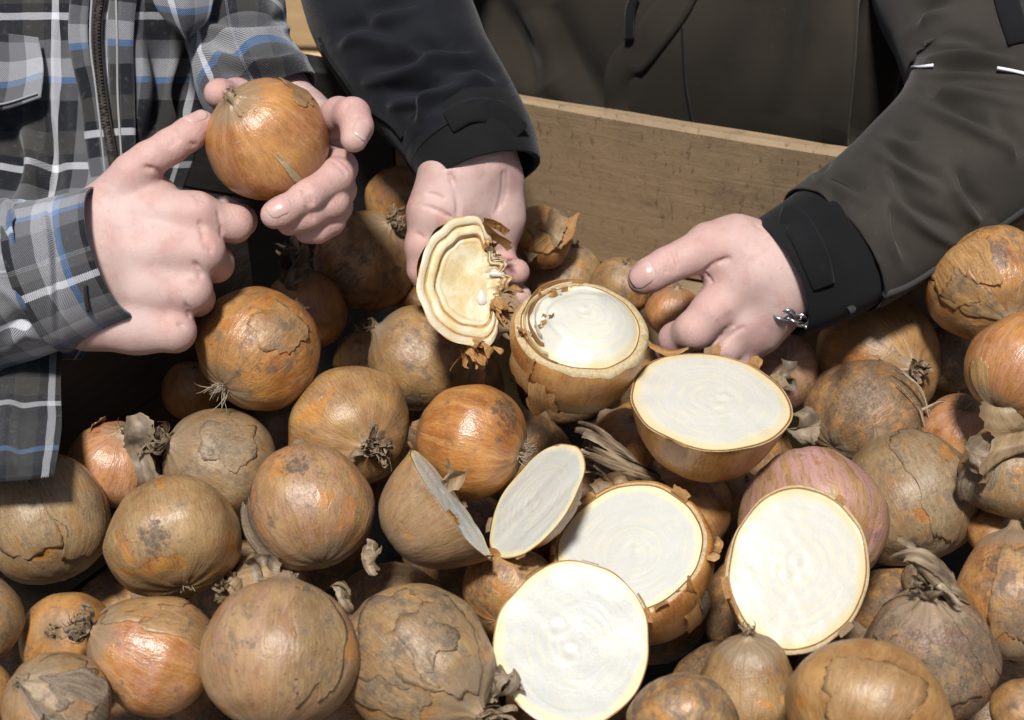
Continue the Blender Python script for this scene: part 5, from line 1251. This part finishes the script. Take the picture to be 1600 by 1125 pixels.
def mat_torn():
    s = NT('torn_onion_leaves'); sp = s.n('SeparateXYZ', {0: s.n('UVMap').outputs[0]}); pos = s.n('TexCoord').outputs['Object']
    b_ = s.noise(pos, 3.2, 4.0, .6, .4); f_ = s.noise(pos, 22.0, 4.0, .65); r_ = s.math('ADD', s.math('DIVIDE', sp.outputs[0], .93), s.math('MULTIPLY', s.math('SUBTRACT', b_, .5), .06))
    col = s.mix(s.ramp(b_, .35, .65), (.66, .58, .40), (.58, .44, .21))
    band = s.math('MULTIPLY', s.ramp(r_, .87, .90), s.ramp(r_, .985, .955))
    col = s.mix(s.math('MULTIPLY', band, .7), col, (.52, .44, .32))
    for c0, wd__, am in ((.862, .020, .75), (.695, .028, .9), (.60, .03, .35), (1.0, .02, .8)):
        g_ = s.ramp(s.math('ABSOLUTE', s.math('SUBTRACT', r_, c0)), wd__, .0)
        col = s.mix(s.math('MULTIPLY', g_, am), col, (.42, .19, .055))
    xx = s.n('SeparateXYZ', {0: pos}).outputs[0]
    col = s.mix(s.math('MULTIPLY', s.math('MULTIPLY', s.ramp(s.math('ADD', xx, s.math('MULTIPLY', f_, .25)), .36, .58), s.ramp(f_, .42, .6)), .85), col, (.36, .19, .07))
    s.p(Base_Color=col, Roughness=.38, Subsurface_Weight=.3, Subsurface_Scale=.005); s.b.inputs['Subsurface Radius'].default_value = (1, .7, .35)
    s.p(Normal=s.bump(s.math('ADD', f_, b_), .4, .001)); return s.m
pchild('torn_face', V, grid_faces(NS, NU, True), mat_torn(), uvs=U)
def plink(fn, *a_):
    before = set(bpy.data.objects); fn(*a_)
    for o in set(bpy.data.objects)-before: o.parent = piece; o.matrix_parent_inverse = Matrix.Identity(4)
plink(bands, None, fr, R, c, [(.99, .955, .05, .15, .95, 1.45, M_GOLD), (.88, .85, .05, .15, .80, 1.5, M_GOLD), (.74, .715, .02, .15, .75, 1.4, M_GOLD)], .88, 1.0, 7)
rg = np.random.RandomState(4)
def shreds(cx, cy, cz, dirs, n, L, w, mat, seed):
    rng = np.random.RandomState(seed); vv, ff, uu = strips(rng, n, .14, L, w, .55, .1, .10, 8)
    z = np.array(dirs, float); z /= np.linalg.norm(z); x = np.cross(z, [.2, .3, .9]); x /= np.linalg.norm(x); y = np.cross(z, x)
    pchild('skin_shred', vv@np.stack([x, y, z])+[cx, cy, cz], ff, mat, uvs=uu)
shreds(.30, -.28, -.10, (.8, -.35, .35), 26, .50, .07, M_GOLD, 1)
shreds(.36, -.20, -.12, (.9, -.2, .1), 16, .50, .10, M_PAPER, 2)
shreds(.05, -.90, -.12, (.15, -1, .1), 12, .45, .10, M_GOLD, 3)
shreds(-.12, -.98, -.15, (-.15, -1, .1), 7, .50, .09, M_GOLD, 5)
shreds(.25, .86, -.05, (-.2, .9, .3), 6, .22, .05, M_GOLD, 6)
shreds(.22, .50, -.10, (.6, .2, .5), 9, .25, .08, M_LAYER, 7)
shreds(.42, -.50, -.15, (.9, -.5, .1), 8, .45, .12, M_PAPER, 8)
for q, s3 in (((.34, .14, -.05), (.12, .05, .05)), ((.12, -.22, -.12), (.08, .12, .05))):
    uu, vv = np.meshgrid(np.linspace(0, 2*PI, 16, endpoint=False), np.linspace(.05, PI-.05, 10)); uu, vv = uu.ravel(), vv.ravel()
    p_ = np.stack([np.sin(vv)*np.cos(uu), np.sin(vv)*np.sin(uu), np.cos(vv)], -1); p_ *= (1+.15*wob(p_, 5, 2.0))[:, None]
    pchild('core', p_*s3+q, grid_faces(10, 16, True), M_FLESH_Y, uvs=np.stack([uu*0+.3, uu], -1))
# brown leaf walls standing in the half torn cut onion
top = find('cut onion with a half torn top')
bands(top, None, 0, None, [(1.0, .97, .07, .3, 1.6, 4.4, M_GOLD), (.93, .90, .11, .3, 1.8, 4.2, M_FLESH_B), (.85, .825, .15, .3, 1.9, 4.0, M_GOLD), (.76, .735, .17, .3, 2.1, 3.8, M_FLESH_B)], 1, 1, 31)

def top_shreds(cx, cy, cz, dirs, n, L, w, mat, seed):
    rng = np.random.RandomState(seed); vv, ff, uu = strips(rng, n, .12, L, w, .5, .1, .10, 8)
    z = np.array(dirs, float); z /= np.linalg.norm(z); x = np.cross(z, [.2, .3, .9]); x /= np.linalg.norm(x); y = np.cross(z, x)
    newobj('skin_shred', vv@np.stack([x, y, z])+[cx, cy, cz], ff, mat, top, uvs=uu)
top_shreds(-.62, -.05, .02, (-.5, -.3, .7), 7, .26, .09, M_GOLD, 41)
top_shreds(-.85, -.35, -.05, (-.5, -.7, .3), 7, .30, .10, M_GOLD, 43)
top_shreds(-.55, .55, .02, (-.2, .5, .6), 7, .25, .08, M_GOLD, 44)

# loose scraps of skin lying about the heap
def scrap(path, w, mat, label, seed, cup=.5, n=1, rad=0.):
    h_ = empty('tmp'); o = stalk(h_, path, n, w, rad, mat, name='skin_scrap', seed=seed, cup=cup)
    o.parent = None; bpy.data.objects.remove(h_); tag(o, label, 'onion skin', 'loose scraps of onion skin')
scrap([(1004, 520, .985), (1020, 543, .985), (1045, 551, .985), (1075, 543, .99)], .0018, M_GOLD, 'curled golden strip of skin on the far rim of the wide cut half', 61)
scrap([(1112, 845, .925), (1122, 852, .92), (1118, 868, .92), (1106, 866, .925)], .0030, M_GOLD, 'small golden curl beside the copper-skinned cut onion', 62)
scrap([(1248, 640, 1.03), (1262, 668, 1.025), (1256, 695, 1.03)], .0080, M_HUSK, 'dark crumpled flake between the wide cut half and the blotched brown onion', 63)
scrap([(1232, 560, 1.06), (1228, 590, 1.055), (1240, 612, 1.06)], .0050, M_HUSK, 'grey flake clinging beside the dull pink onion', 64)
scrap([(585, 850, .915), (578, 872, .91), (592, 892, .912)], .0032, M_NECK, 'withered brown scrap at the left foot of the dull half dome', 65, n=4, rad=.002)
scrap([(528, 915, .90), (536, 935, .895), (545, 960, .90)], .0030, M_NECK, 'twisted dry wisp between the two front tan onions', 66, n=4, rad=.002)
scrap([(690, 735, .945), (704, 742, .94), (712, 765, .945)], .0060, M_PAPER, 'brown flake leaning above the dull half dome', 67)
scrap([(385, 892, .90), (410, 880, .895), (440, 884, .90)], .0050, M_HUSK, 'grey-brown flake behind the largest tan onion', 68)
scrap([(930, 770, .985), (960, 752, .98), (1000, 760, .985)], .0060, M_PAPER, 'dry leaf fragment at the top rim of the copper-skinned cut onion', 69)
a = find('dark brown onion blotched'); d_ = dep(a, 0, 0, 1.04)
for k_, pth in enumerate(([(1395, 575), (1430, 600), (1452, 640), (1456, 668)], [(1410, 580), (1440, 610), (1450, 650), (1462, 690)], [(1400, 600), (1432, 632), (1446, 672)], [(1440, 640), (1468, 628), (1490, 634)])):
    stalk(a, [(x_, y_, d_+.006+.0001*abs(x_-1420)) for x_, y_ in pth], 2, .0005, .0006, M_ROOT, name='root_hair', seed=80+k_, cup=.8)
